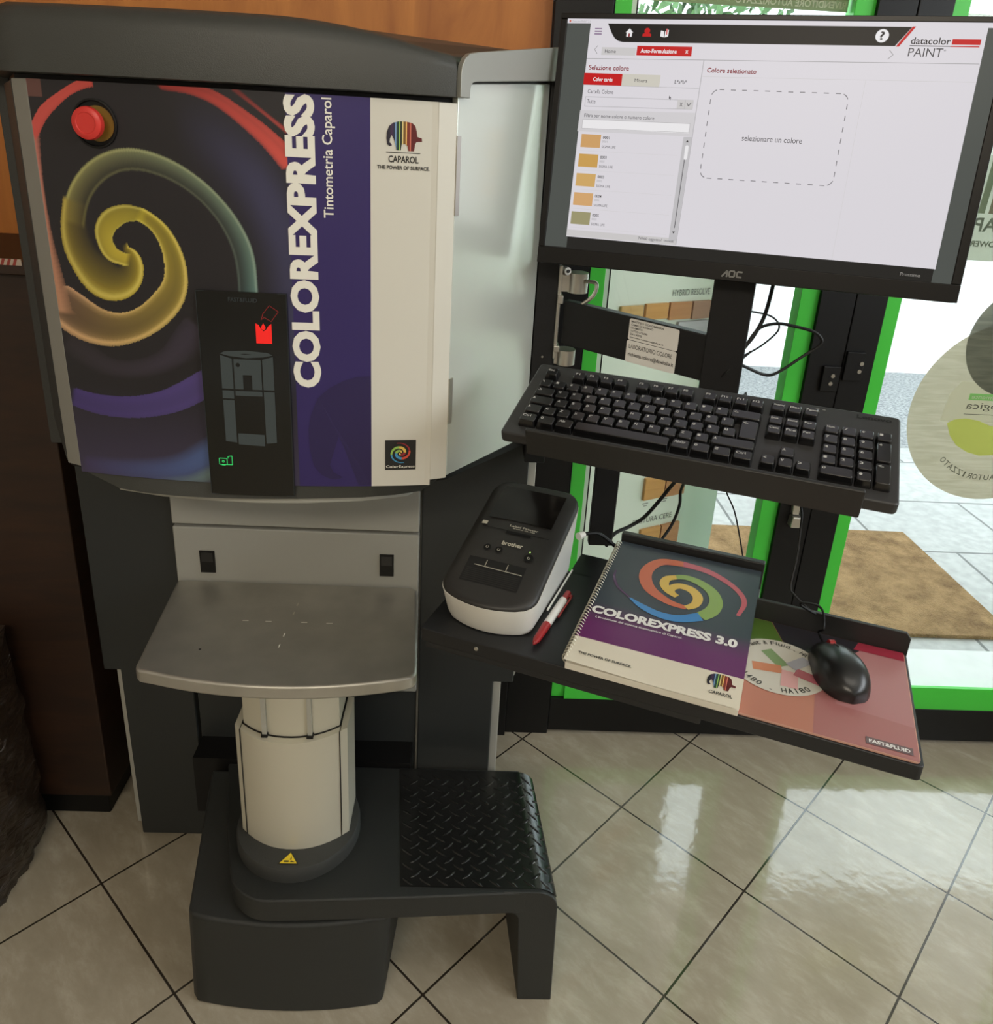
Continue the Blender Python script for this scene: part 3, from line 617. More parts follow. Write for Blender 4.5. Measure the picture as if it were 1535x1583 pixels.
# can plate
pl = [(-.505, 1.250), (-.497, 1.252), (-.09, 1.252), (-.078, 1.243)] + [(-.062, 1.030)] + arc(-.078, 1.012, .0165, .018, 0, -70, 5) + [(x, .9635 + .026 * ((x + .272) / .185) ** 2) for x in np.linspace(-.085, -.458, 15)] + arc(-.464, 1.010, .018, .019, -110, -185, 5)
MB().prism(pl[::-1], .606, .630, M_steel, 'z').build('can_plate', machine, bevel=.005, seg=3)['label'] = 'worn brushed steel can plate'
cpl = bpy.data.objects['can_plate']; f = lambda x, y: (x, y, .6304)
for x in (-.357, -.3195, -.261, -.2195): MB().rect2(x, 1.1285, x + .010, 1.1305, M_white, f).build('alignment_mark', cpl)
for y0 in (1.058, 1.088, 1.15, 1.178): k = (y0 - 1.09) * .03; MB().quad2((-.2815 + k, y0), (-.2797 + k, y0), (-.2793 + k, y0 + .010), (-.2811 + k, y0 + .010), M_white if y0 < 1.1 else M_column, f).build('alignment_mark', cpl)
MB().disc2((-.400, 1.048), .0022, M_ink, f, 12).build('paint_spot', cpl)
# lift column
def colring(cx, w, y0, yc, z, n=14):
    fr_ = [(cx + w * t, yc - (yc - y0) * (1 - (abs(t)) ** 2.2 * .72), z) for t in np.linspace(-1, 1, n)]
    return fr_ + [(cx + w, yc + .06, z), (cx - w, yc + .06, z)]
lc = MB(); lc.loft([colring(-.262, .0895, .996, 1.052, z) for z in (.279, .4975)], M_column)
for s_ in (-1, 1): lc.box(-.262 + s_ * .079 - .0007, 1.0245, .281, -.262 + s_ * .079 + .0007, 1.040, .4975, M_ink)
co = lc.build('lift_column', machine, smooth=True, angle=30)
lr = MB(); lr.loft([colring(-.262, .0795, 1.0088, 1.052, z) for z in (.4972, .4982)], M_black); lr.build('column_wiper', co, smooth=True)
li = MB(); li.loft([colring(-.262, .0765, 1.012, 1.052, z) for z in (.46, .606)], M_column)
for x in (-.298, -.227): li.box(x - .0035, 1.0105, .499, x + .0035, 1.0165, .606, M_silver); li.box(x - .005, 1.008, .4975, x + .005, 1.018, .502, M_black)
li.build('inner_column', machine, smooth=True, angle=30)
bs = MB(); cx, cy = -.262, 1.062
bell = lambda rx, ry, z: [(cx + rx * math.cos(2 * PI * i / 48), cy + ry * math.sin(2 * PI * i / 48), z) for i in range(48)]
bs.loft([bell(.104, .107, .2515), bell(.104, .107, .272), bell(.1015, .1045, .278), bell(.095, .098, .2795)], M_dark)
cb = bs.build('column_base', machine, smooth=True)
ws_ = MB(); f = lambda x, y: (x, y, .2800); f2 = lambda x, y: (x, y, .2802)
tr3 = [(-.2775, .9665), (-.2435, .9665), (-.2605, .9915)]
ws_.poly2(tr3, M_ink, f); ws_.poly2([(-.2748, .9682), (-.2462, .9682), (-.2605, .9888)], M_yel, f2); f3 = lambda x, y: (x, y, .2804)
ws_.poly2([(-.268, .9705), (-.2600, .9705), (-.2600, .9735), (-.268, .9735)], M_ink, f3); ws_.poly2([(-.2585, .9705), (-.250, .9705), (-.2535, .9725), (-.2565, .9735)], M_ink, f3); ws_.poly2([(-.2590, .975), (-.2565, .975), (-.2575, .983)], M_ink, f3)
ws_.build('warning_sign', cb)['label'] = 'yellow triangular crush warning sign'
# pedestal and step
ped0 = [(-.425, .944)] + [(x, .930 + .016 * ((x + .262) / .16) ** 2 - .012) for x in np.linspace(-.415, -.113, 13)] + [(-.104, .940), (-.085, 1.20), (-.455, 1.20)]
ped1 = [(-.420, .950)] + [(x, .936 + .016 * ((x + .262) / .16) ** 2 - .012) for x in np.linspace(-.410, -.100, 13)] + [(-.090, .946), (-.075, 1.20), (-.457, 1.20)]
zt = lambda y: .196 + (y - .93) * .20
MB().loft([[(*p, 0.0) for p in ped0], [(*p, zt(p[1])) for p in ped1]], M_step).build('pedestal', machine, bevel=.006)
slab = arc(-.285, 1.005, .078, .083, 200, 270, 8) + [(-.24, .9235), (-.05, .934), (.142, .947)] + [(.130, 1.215), (-.43, 1.215), (-.40, 1.10)]
MB().prism(slab, .206, .2520, M_step, 'z').build('step_platform', machine, bevel=.004)
prof = [(.10, .2525), (.147, .2525)] + arc(.147, .2185, .034, .034, 90, 0, 8)[1:] + [(.1865, .0), (.128, .0), (.118, .19)] + arc(.102, .190, .016, .016, 0, 90, 5)[1:] + [(.09, .206), (.09, .2525)]
def sh(y): return -.094 * (y - .946)
lg = MB(); lg.loft([[(x + sh(y), y, z) for x, z in prof] for y in (.946, 1.212)], M_step); lg.build('step_leg', machine, bevel=.002)
# chequer-plate tread wraps over the rounded right edge
tm = MB()
def tre(s, y, d=0.):  # s runs across the tread, bending down past x=.147
    L_ = .147 - (-.077); k = -.094 * (y - .952)
    if s <= L_: return (-.077 + s + k, y, .2526 + d)
    a = min((s - L_) / .036, 1.25); return (.147 + k + (.036 + d) * math.sin(a), y, .2185 + (.0345 + d) * math.cos(a))
ns = 30; Sx = [i * .262 / ns for i in range(ns + 1)]; ys = (.953, 1.209)
tm.loft([[tre(s_, y, .0008) for s_ in Sx] + [tre(s_, y, -.0002) for s_ in Sx[::-1]] for y in ys], M_rubber)
pit = .0285
for i in range(13):
    for j in range(13):
        for alt in (0, 1):
            cs, cyy = .011 + i * pit + alt * pit / 2,   .962 + j * pit + alt * pit / 2
            if cs > .255 or cyy > 1.203: continue
            a = math.radians(38 if alt else 142); d = (math.cos(a), math.sin(a)); l_, w_ = .0122, .0030
            top, bot = [], []
            for u, v in ((-1, 0), (-.5, .85), (.5, .85), (1, 0), (.5, -.85), (-.5, -.85)):
                ss, yy = cs + d[0] * l_ * u - d[1] * w_ * v, cyy + d[1] * l_ * u + d[0] * w_ * v
                bot.append(tre(ss, yy, .0006)); top.append(tre(cs + (ss - cs) * .6, cyy + (yy - cyy) * .6, .0021))
            tm.loft([bot, top], M_rubber)
tm.build('tread_mat', bpy.data.objects['step_platform'], smooth=True, angle=40)['label'] = 'black chequer-plate rubber tread'

# ================================================================== SWING ARM STAND
SF = Frame((.129, .812, .788), -22.6)                 # shelf top
KF = Frame((.0402, .932, 1.0563), -23, 20)            # keyboard top plane, origin at its front left corner
MF = Frame((.089, 1.148, 1.2334), -19.7, 83)          # screen plane, w towards the viewer
stand = thing('swing_arm_stand', 'black swing arm stand with keyboard tray and lower shelf hinged to the machine', 'stand', (.14, 1.24, .78))
M_tray = mat('tray_black', (.013, .013, .0125), .42, bump=.12, bscale=1200)
M_shelf = mat('shelf_black', (.010, .011, .0125), .42, bump=.1, bscale=1200)
br_ = MB(); br_.box(.1285, 1.205, 1.078, .134, 1.245, 1.222, M_metal); br_.box(.1285, 1.2, 1.165, .1375, 1.245, 1.178, M_metal); br_.box(.1285, 1.2, 1.09, .1375, 1.245, 1.1, M_metal)
hb = br_.build('hinge_bracket', stand, bevel=.0015); hb['label'] = 'bare metal hinge bracket'
for nm, cx, cz, h in (('up', .160, 1.181, .030), ('lo', .150, 1.067, .024)):
    k = MB(); k.cyl((cx, 1.222, cz), (.0, -.05, 1), .0155, .0155, h, M_metal, 28); k.box(.132, 1.214, cz + .001, cx, 1.230, cz + h - .001, M_metal)
    kk = k.build('hinge_knuckle', hb, smooth=True)
k = MB(); k.cyl((.139, 1.214, 1.213), (.6, -1, .1), .007, .006, .006, M_metal, 18); k.cyl((.1425, 1.2085, 1.2136), (.6, -1, .1), .0026, .0026, .0012, M_ink, 10); k.build('clamp_screw', hb, smooth=True)
k = MB(); k.tube([(.170, 1.208, 1.20), (.186, 1.204, 1.198), (.183, 1.203, 1.18), (.165, 1.206, 1.163)], .003, M_metal); k.build('spring_clip', hb, smooth=True)
# arm bar from the hinge to the post
BA, BB = Vector((.140, 1.2135, 0)), Vector((.347, 1.099, 0)); bu = (BB - BA).normalized(); bn = Vector((bu.y, -bu.x, 0)); bl = (BB - BA).length
def onB(s, z, d=0.): v = BA + bu * s + bn * d; return (v.x, v.y, z - .021 * s / bl)
ab = MB(); R4 = lambda s: [onB(s, z, d) for z, d in ((1.1005, 0), (1.1685, 0), (1.1685, -.020), (1.1005, -.020))]
ab.loft([R4(0), R4(bl)], M_blackpaint); bar = ab.build('arm_bar', stand, bevel=.002)
lab = MB(); M_label = mat('label_paper', (.74, .72, .68), .5)
fB = lambda s, z: onB(s, z, .0006); fB2 = lambda s, z: onB(s, z, .0009)
s0, s1 = .108, .184
lab.poly2(rrect(s0, 1.1345, s1, 1.1665, .003), M_label, fB); lab.poly2(rrect(s0 - .001, 1.1005, s1, 1.1338, .003), M_label, fB)
for k, (tx, w) in enumerate((('MATTEO COLOMBERA', .050), ('CAMILLO SCHIAVO', .034), ('DA AMBITO', .018), ('TUTTO COLORI', .026), ('DA CARTE', .018), ('camillo.schiavo@daw.it', .052))):
    lab.text2(tx, s0 + .003, 1.1608 - k * .0047, s0 + .003 + w, 1.1638 - k * .0047, M_ink, fB2, bold=.01)
lab.text2('LABORATORIO COLORE', s0 + .003, 1.122, s1 - .006, 1.1285, M_ink, fB2); lab.text2('richiesta.colore@dawitalia.it', s0 + .003, 1.109, s1 - .003, 1.1165, M_ink, fB2, bold=.012)
lab.build('address_label', bar)['label'] = 'pair of white printed address labels'
# post behind the monitor and keyboard
po = MB(); po.box(.245, -.055, 0, .300, -.035, 0, M_blackpaint) if False else None
pa = Frame((.334, 1.104, 0), -19.7)
po.box(0, 0, 1.00, .056, .018, 1.34, M_blackpaint, lambda a, b, c: pa(a, b, c)); po.box(-.02, -.012, 1.30, .076, 0, 1.42, M_blackpaint, lambda a, b, c: pa(a, b, c))
po.build('post', stand, bevel=.002)
# keyboard tray: plate under the keyboard with an upstanding front lip
kt = MB(); kf = lambda a, b, c: KF(a, b, c)
kt.box(.037, -.004, -.0262, .421, .150, -.0222, M_tray, kf); kt.box(.037, -.008, -.0265, .421, -.002, .0125, M_tray, kf); kt.box(.20, .10, -.06, .31, .150, -.030, M_tray, kf)
kt.build('keyboard_tray', stand, bevel=.0022)
# hanger from tray to shelf, shelf with lips
sf = lambda a, b, c: SF(a, b, c)
hg = MB()
A0 = KF(.12, .13, -.03); pts = [(.2215, 1.1405)]
hg.box(.203, 1.135, .79, .241, 1.150, 1.055, M_blackpaint); hg.build('hanger_post', stand, bevel=.002)
sh_ = MB(); sh_.poly2 and None
outl = rrect(-.198, .006, .4045, .238, .006, 3)
sh_.prism(outl, -.020, 0.0, M_shelf, 'z', sf); sh_.box(-.19, .0065, -.028, .170, .012, -.018, M_shelf, sf)
shelf = sh_.build('shelf', stand, bevel=.0018)
sb = MB(); sb.cyl(SF(-.117, .0062, -.009), tuple(-SF.n), .003, .0025, .0012, M_metal, 12); sb.build('shelf_screw', shelf)
lp = MB(); lp.prism([(.02, -.018), (.4045, -.018), (.4045, .024), (.3985, .032), (.02, .032)], .226, .232, M_tray, 'y', sf); lp.build('back_lip', shelf, bevel=.001)
bb_ = MB(); bb_.box(-.06, .232, -.018, .02, .30, .0, M_shelf, sf); bb_.box(.0, .236, -.018, .2125, .29, .014, M_tray, sf); bb_.box(.0, .2995, -.018, .2125, .312, .050, M_tray, sf); bb_.build('rear_bracket', shelf, bevel=.002)

# ================================================================== MONITOR
mon = thing('monitor', 'black widescreen monitor showing a paint colour selection program', 'monitor', tuple(MF(.27, .16, -.02)))
M_bezel = mat('bezel_black', (.006, .0055, .0055), .34, spec=.3)
mf = lambda a, b, c: MF(a, b, c)
q = MB(); q.prism(rrect(0, 0, .5405, .3237, .006, 3), -.016, 0, M_bezel, 'z', mf); q.prism(rrect(.05, .03, .49, .29, .02, 4), -.036, -.015, M_black, 'z', mf)
casing = q.build('casing', mon, bevel=.0025)
q = MB()  # raised bezel around the panel
for r_ in ((.0, .0, .5405, .0225), (.0, .3165, .5405, .3237), (.0, .0225, .0095, .3165), (.5285, .0225, .5405, .3165)): q.box(r_[0] + .0005, r_[1] + .0005, -.001, r_[2] - .0005, r_[3] - .0002, .0018, M_bezel, mf)
bz = q.build('bezel', casing, bevel=.0008)
q = MB(); f = lambda x, y: MF(x, y, .0021)
M_logo = mat('bezel_lettering', (.16, .16, .15), .4)
q.path2([(.2560, .0050), (.2625, .0135), (.2625, .0050)], .0022, M_logo, f); q.path2([(.2655, .0060), (.2655, .0130), (.2720, .0130), (.2720, .0060)], .0022, M_logo, f, True); q.path2([(.2820, .0128), (.2755, .0128), (.2750, .0060), (.2815, .0060)], .0022, M_logo, f)
q.build('maker_mark', bz)
# the picture on the panel
def E_(n, c, s=.80): return emis('screen_' + n, S(*c), s)
W_ = E_('white', (233, 229, 235)); GB = E_('grey_bar', (84, 88, 84), .8); BK = E_('black', (24, 22, 22), 1); RD = E_('red', (206, 26, 30)); DR = E_('dark_red', (140, 34, 44)); LG = E_('light_grey', (216, 213, 213))
MG = E_('mid_grey', (176, 174, 176)); TX = E_('text', (84, 82, 86)); T2 = E_('text_dark', (40, 38, 40)); BG = E_('beige', (218, 214, 202)); PW = E_('pure_white', (250, 248, 250)); FT = E_('footer', (34, 33, 31), 1); TT = E_('pale_text', (150, 146, 140), 1)
pn = MB(); lv = lambda k: (lambda x, y: MF(x / 1e3, y / 1e3, .0002 + k * .00012))
a0, a1, a2, a3 = lv(0), lv(1), lv(2), lv(3)
pn.rect2(9.5, 22.5, 528.5, 316.5, GB, a0); pn.rect2(9.5, 311.5, 528.5, 317, W_, a1); pn.rect2(12, 312.6, 14.2, 315.2, E_('icon_red', (214, 110, 90)), a2); pn.text2('Datacolor PAINT 2.1', 16, 312.6, 40, 315, MG, a2)
pn.rect2(41, 22.5, 506.5, 39, FT, a1); pn.rect2(9.5, 22.5, 41, 24, FT, a1)
pn.quad2((39, 39), (508, 38.5), (508, 311.5), (41, 311.5), W_, a1)
pn.poly2([(64, 311.5), (428, 311.5), (413, 290.5), (86, 289.5), (80, 290.8), (75, 294), (71, 299), (67, 306)], BK, a2)
pn.quad2((414, 290), (417.5, 290), (432, 312), (428.5, 312), RD, a2)
def icon_house(x, y, m):
    pn.poly2([(x - 5, y), (x, y + 5), (x + 5, y), (x + 3.6, y), (x + 3.6, y - 5), (x - 3.6, y - 5), (x - 3.6, y)], m, a3); pn.rect2(x - 1.1, y - 5, x + 1.1, y - 1, DR, lv(4))
icon_house(93.5, 301, PW)
pn.disc2((116.5, 303.3), 3.6, RD, a3, 18); pn.poly2([(111, 296.5), (122, 296.5), (122, 299.5), (119, 301), (114, 301), (111, 299.5)], RD, a3)
pn.quad2((134, 297), (138.5, 296), (138.5, 303), (134, 304), PW, a3); pn.quad2((139.5, 296), (144, 297), (144, 305), (139.5, 303), PW, a3); pn.rect2(140.8, 299, 142.5, 306, E_('icon_pink', (230, 120, 120)), lv(4))
pn.disc2((397, 301.5), 7.4, PW, a3); pn.text2('?', 394.4, 297, 399.6, 306.4, T2, lv(4), bold=.02)
for k in (-3.2, 0, 3.2): pn.rect2(47.5, 301.4 + k, 57, 302.6 + k, E_('violet%g' % k, (120, 84, 128)), a2)
pn.path2([(54, 285), (50, 280), (54, 275)], .8, MG, a2); pn.path2([(408, 286), (413, 281), (408, 276)], .9, MG, a2)
pn.rect2(59.5, 273.5, 104.5, 283, LG, a2); pn.text2('Home', 64, 276, 78.5, 280.4, TX, a3)
pn.rect2(106, 274, 176.5, 285.5, RD, a2); pn.text2('Auto-Formulazione', 111, 277, 157.5, 282, PW, a3, bold=.025); pn.text2('x', 168.5, 277.5, 172, 281, PW, a3, bold=.02)
pn.line2((41, 268.8), (507, 273), .7, MG, a2); pn.line2((193.2, 270), (190.6, 40), .7, MG, a2); pn.line2((194, 250.6), (507, 253.2), .4, LG, a2); pn.line2((388, 252), (388, 40), .3, LG, a2)
pn.text2('Selezione colore', 45, 255, 98.5, 261, DR, a2, bold=.015); pn.text2('Colore selezionato', 199, 255.5, 259.5, 261.5, DR, a2, bold=.015)
pn.rect2(39.8, 236.3, 91, 251, RD, a2); pn.text2('Color cards', 52.5, 241.2, 78.5, 246, PW, a3, bold=.02)
pn.rect2(91, 236.5, 141, 251, BG, a2); pn.text2('Misura', 108, 241.5, 124.5, 245.8, TX, a3); pn.text2('L*a*b*', 160, 241, 175.5, 246, TX, a3, bold=.01); pn.line2((39.8, 236.3), (192, 236.5), .4, MG, a3)
pn.text2('Cartella Colore', 47, 226, 81.5, 231, TX, a2)
pn.path2([(45, 209.6), (187, 211), (187, 222), (45, 221.5)], .5, MG, a2, True); pn.text2('Tutte', 47.5, 213.5, 59, 218.6, TX, a2)
pn.rect2(167, 211, 187, 222, LG, a3); pn.text2('x', 170.4, 214.2, 174, 218.6, TX, lv(4)); pn.path2([(179.6, 218.2), (181.6, 214.8), (184.6, 219)], .9, TX, lv(4)); pn.line2((177, 211), (177, 222), .4, MG, lv(4))
pn.poly2([(155.5, 226.5), (158.6, 223.6), (157.2, 223.4), (158, 221.6), (157, 221.3), (156.4, 223), (155.4, 222.4)], TX, lv(4))
pn.quad2((38.6, 177.5), (191.6, 178), (192, 207), (39.5, 204.5), E_('pale_band', (222, 219, 222)), a2)
pn.text2('Filtra per nome colore o numero colore', 46, 194.5, 140, 200.5, TX, a3)
pn.rect2(44.6, 181.6, 187, 193.2, PW, a3); pn.path2([(44.6, 181.6), (187, 182.6), (187, 193.6), (44.6, 193)], .4, MG, lv(4), True)
for k, c in enumerate(((218, 170, 112), (214, 168, 92), (220, 178, 110), (224, 176, 120), (166, 160, 120))):
    y = 174 - 25.3 * k; x = 45.2 - .55 * k
    pn.rect2(x, y - 16.4, x + 26.8, y + .4, E_('swatch%d' % k, c), a2)
    pn.text2('000%d' % (k + 1), x + 29.5, y - 4.6, x + 38.5, y - .9, T2, a2, bold=.01); pn.text2('000%d' % (k + 1), x + 29.2, y - 9.3, x + 36, y - 6.6, MG, a2); pn.text2('SIGMA LIFE', x + 29.2, y - 16.2, x + 48, y - 13, TX, a2)
    pn.line2((43, y - 21), (176, y - 20.2), .25, LG, a2)
pn.quad2((180, 45), (190, 45.4), (191.5, 177.6), (181, 177), E_('scroll', (205, 203, 206)), a3); pn.poly2([(184.6, 170.6), (188.6, 170.7), (186.7, 173.4)], T2, lv(4)); pn.poly2([(183.4, 57.2), (187.2, 57.3), (185.2, 54.6)], T2, lv(4))
pn.prism(rrect(185, 149, 189.4, 167, 2, 4), 0, .1, PW, 'z', lambda a, b, c: MF(a / 1e3, b / 1e3, .0008)); pn.line2((186.2, 149), (185.6, 62), .9, TX, lv(4))
pn.rect2(39, 40, 190.4, 48.5, LG, a2); pn.text2('74960 oggetto/i trovati', 139, 42, 187.5, 46.6, TX, a3)
# dashed frame around the prompt
dash_ = []
for k in range(11):
    t0 = 218 + k * 13.9; dash_.append(((t0, 236), (t0 + 6, 236))); dash_.append(((t0, 128), (t0 + 6, 128)))
for k in range(7):
    t0 = 139 + k * 13.2; dash_.append(((208.6, t0), (208.6, t0 + 6))); dash_.append(((372.4, t0), (372.4, t0 + 6)))
for a_, b_ in dash_: pn.line2(a_, b_, .8, TX, a2)
for ox, oy, s0_ in ((218, 226.6, 90), (363, 226.6, 0), (363, 137.4, 270), (218, 137.4, 180)): pn.path2(arc(ox, oy, 9.4, 9.4, s0_ + 20, s0_ + 70, 4), .8, TX, a2)
pn.text2('selezionare un colore', 254.5, 176, 327.5, 183, TX, a2)
pn.text2('datacolor', 429.5, 293, 472, 300.5, T2, a2, bold=.012); pn.rect2(473.5, 293.2, 503.5, 299.2, RD, a2); pn.rect2(429, 290.9, 473, 291.7, T2, a2); pn.rect2(473, 290.7, 503, 291.9, RD, a2); pn.text2('PAINT', 429, 279.5, 466, 289, TX, a2); pn.text2('*', 466.6, 285.5, 469, 288, TX, a2)
pn.text2('Prossimo', 470, 27.4, 493, 31.4, TT, a2)
pn.build('screen', casing)['label'] = 'lit screen with white colour selection window'
# stand neck bracket to the post
q = MB(); q.box(.22, .06, -.044, .32, .20, -.036, M_black, mf); q.build('mount_plate', mon, bevel=.002)

# ================================================================== KEYBOARD
kb = thing('keyboard', 'black full-size keyboard with white key legends standing tilted on the tray', 'keyboard', tuple(KF(.23, .08, -.025)))
M_kb = mat('keyboard_case', (.027, .027, .0275), .42, bump=.1, bscale=1500)
M_key = mat('keycap', (.0065, .0065, .007), .24, spec=.7)
M_leg = mat('key_legend', (.42, .42, .40), .5)
q = MB(); q.prism(rrect(0, 0, .457, .158, .006, 4), -.020, -.004, M_kb, 'z', kf)
case = q.build('case', kb, bevel=.003)
q = MB(); f = lambda x, y: KF(x, y, -.0036)
q.text2('Lenovo', .408, .1435, .447, .151, mat('case_lettering', (.0015, .0015, .0015), .6), f, bold=.03); q.build('maker_mark', case)
q = MB()
for x, y in ((.3615, .148), (.3685, .148), (.3615, .143)): q.prism(rrect(x, y, x + .004, y + .002, .0008, 2), -.004, -.0032, M_logo, 'z', kf)
q.build('indicator_light', case)
U_ = .019; X0 = .0172
keys = []
def row(x, y, spec, h=1.):
    for it in spec:
        if isinstance(it, (int, float)): x += it * U_; continue
        t, w = it if isinstance(it, tuple) else (it, 1.)
        keys.append((x, y, w * U_, h * U_, t)); x += w * U_
rows = [.0165, .0355, .0545, .0735, .0925, .1195]
row(X0, rows[0], [('Ctrl', 1.25), ('o', 1.25), ('Alt', 1.25), ('', 6.25), ('AltGr', 1.25), ('o', 1.25), ('=', 1.25), ('Ctrl', 1.25)])
row(X0, rows[1], [('^', 1.25), '<', 'Z', 'X', 'C', 'V', 'B', 'N', 'M', ';', ':', '-', ('^', 2.75)])
row(X0, rows[2], [('^', 1.75), 'A', 'S', 'D', 'F', 'G', 'H', 'J', 'K', 'L', 'o', 'a', 'u'])
row(X0, rows[3], [('->', 1.5), 'Q', 'W', 'E', 'R', 'T', 'Y', 'U', 'I', 'O', 'P', 'e', '+'])
keys.append((X0 + 13.75 * U_, rows[2], 1.25 * U_, 2 * U_, '<-'))
row(X0, rows[4], ['\\', '1', '2', '3', '4', '5', '6', '7', '8', '9', '0', "'", 'i', ('<-', 2.)])
row(X0, rows[5], ['Esc', 1, 'F1', 'F2', 'F3', 'F4', .5, 'F5', 'F6', 'F7', 'F8', .5, 'F9', 'F10', 'F11', 'F12'])
XN = X0 + 15.25 * U_ + .0015
row(XN, rows[0], ['<', 'v', '>']); row(XN + U_, rows[1], ['^'])
row(XN, rows[3], ['Canc', 'Fine', 'Pag']); row(XN, rows[4], ['Ins', 'Home', 'Pag']); row(XN, rows[5], ['Stamp', 'Bloc', 'Pausa'])
XP = X0 + 18.5 * U_ + .003
row(XP, rows[0], [('0', 2.), '.']); row(XP, rows[1], ['1', '2', '3']); row(XP, rows[2], ['4', '5', '6']); row(XP, rows[3], ['7', '8', '9']); row(XP, rows[4], ['Num', '/', '*', '-'])
keys.append((XP + 3 * U_, rows[0], U_, 2 * U_, '<-')); keys.append((XP + 3 * U_, rows[2], U_, 2 * U_, '+'))
def key_mesh(q, x, y, w, h, t):
    hz = .0045
    R_ = lambda i, z, dy=0.: [KF(px, py + dy, z) for px, py in rrect(x + i, y + i, x + w - i, y + h - i, .0022, 3)]
    q.loft([R_(.0006, -.005), R_(.0008, -.001), R_(.0022, hz + .0005, .0006), R_(.0029, hz + .0012, .0007)], M_key)
    if t:
        m_ = len(t); tw = .0026 * m_ + .0004 if m_ > 1 else .0036
        q.text2(t, x + .0040, y + h - .0085, x + .0040 + min(tw, w - .006), y + h - .0044, M_leg, lambda a, b: KF(a, b, hz + .0015), bold=.02)
rest = MB()
for i, k in enumerate(keys):
    if i < 100 - 4 or i >= len(keys) - 4:
        q = MB(); key_mesh(q, *k); q.build('key', kb, smooth=True, angle=25)
    else: key_mesh(rest, *k)
if rest.v: rest.build('number_keys', kb, smooth=True, angle=25)['kind'] = 'stuff'
q = MB(); q.tube([KF(.27, .155, -.012), KF(.275, .175, -.015), KF(.268, .185, -.03), (.352, 1.098, 1.07), (.368, 1.092, 1.10), (.400, 1.098, 1.13)], .0017, M_black); q.build('lead', kb, smooth=True)

# ================================================================== THINGS ON THE SHELF
# label printer
pr_ = thing('label_printer', 'white label printer with sloping black top, on the shelf at the machine side', 'printer', tuple(SF(-.12, .14, 0)))
M_ink0 = mat('slot_black', (.002, .002, .002), .6); M_pw = mat('printer_white', (.72, .71, .66), .38); M_pb = mat('printer_black', (.021, .020, .0185), .48, bump=.06, bscale=900); M_win = mat('printer_window', (.006, .005, .0045), .12)
def pring(x0, x1, y0, y1, bow, r, n=6):
    P = []; k = r * .53; yc = y0 + r * .883
    for t in np.linspace(0, 1, 11): P.append((x0 + r - k + (x1 - x0 - 2 * r + 2 * k) * t, y0 - bow * 4 * t * (1 - t)))
    P += arc(x1 - r, yc, r, r, -48, 0, 4) + arc(x1 - r * 1.2, y1 - r * 1.2, r * 1.2, r * 1.2, 0, 85, 5)
    P += arc(x0 + r * 1.2, y1 - r * 1.2, r * 1.2, r * 1.2, 95, 180, 5) + arc(x0 + r, yc, r, r, 180, 228, 4)
    return P
def ztop(y, base):  # split line climbs from the front to the back
    t = (y - .03) / .215; return base(t)
split = lambda t: .044 + .073 * max(0, min(1, t)) ** 1.15
crown = lambda t: .046 + .082 * max(0, min(1.05, t)) ** .80
Pb, Pm = pring(-.181, -.058, .042, .243, .014, .022), pring(-.187, -.053, .034, .249, .016, .024)
body = MB(); body.loft([[SF(x, y, .0015) for x, y in pring(-.178, -.061, .045, .24, .013, .022)], [SF(x, y, .010) for x, y in Pb], [SF(x, y, ztop(y, split)) for x, y in Pm]], M_pw)
body.box(-.0535, .10, .012, -.0515, .22, .014, M_pw, sf)
bo = body.build('body', pr_, smooth=True, angle=50); bo['label'] = 'white lower body'
Pt = pring(-.1865, -.0535, .0345, .2485, .016, .024)
topm = MB()
ccx, ccy = -.12, .145
rg = []
for k, (sc_, dz) in enumerate(((1., .0005), (1., .0032), (.985, .0056), (.95, .0072), (.80, .0088), (.5, .0100), (.15, .0106))):
    rg.append([SF(ccx + (x - ccx) * sc_, ccy + (y - ccy) * sc_, ztop(ccy + (y - ccy) * sc_, split) + dz + (.009 * math.sin(PI * max(0, min(1, (ccy + (y - ccy) * sc_ - .03) / .215))) if sc_ < 1 else 0) * min(1, (1 - sc_) * 12)) for x, y in Pt])
topm.loft(rg, M_pb)
tp = topm.build('top_cover', pr_, smooth=True, angle=60)
def onT(x, y, d=.001):
    m_ = max(abs((x - ccx) / .067), abs((y - ccy) / .111)); m_ = min(1, m_)
    dz = np.interp(m_, (.15, .5, .8, .95, .985, 1), (.0106, .0100, .0088, .0072, .0056, .0032))
    return SF(x, y, ztop(y, split) + dz + .009 * math.sin(PI * max(0, min(1, (y - .03) / .215))) * min(1, (1 - m_) * 12) + d)
fT = lambda x, y: onT(x, y)
q = MB()
def patch(mb, x0, y0, x1, y1, m, f, n=6):
    X = np.linspace(x0, x1, n); Y = np.linspace(y0, y1, n); mb.add([f(x, y) for y in Y for x in X], [(j * n + i, j * n + i + 1, (j + 1) * n + i + 1, (j + 1) * n + i) for j in range(n - 1) for i in range(n - 1)], m)
patch(q, -.167, .158, -.073, .228, M_win, lambda x, y: onT(x, y, .0012)); q.build('roll_window', tp, smooth=True)
q = MB(); patch(q, -.163, .049, -.082, .086, M_ink0, lambda x, y: onT(x, y, .0011))
for a_, b_ in (((-.152, .074), (-.084, .073)), ((-.137, .084), (-.137, .074)), ((-.107, .084), (-.107, .074))): q.line2(a_, b_, .0008, M_column, lambda x, y: onT(x, y, .0016))
for k in range(7): q.line2((-.160, .051 + k * .0028), (-.085, .051 + k * .0028), .0008, M_pb, lambda x, y: onT(x, y, .0016))
q.build('label_slot', tp)
q = MB(); fL = lambda x, y: onT(x, y, .0014)
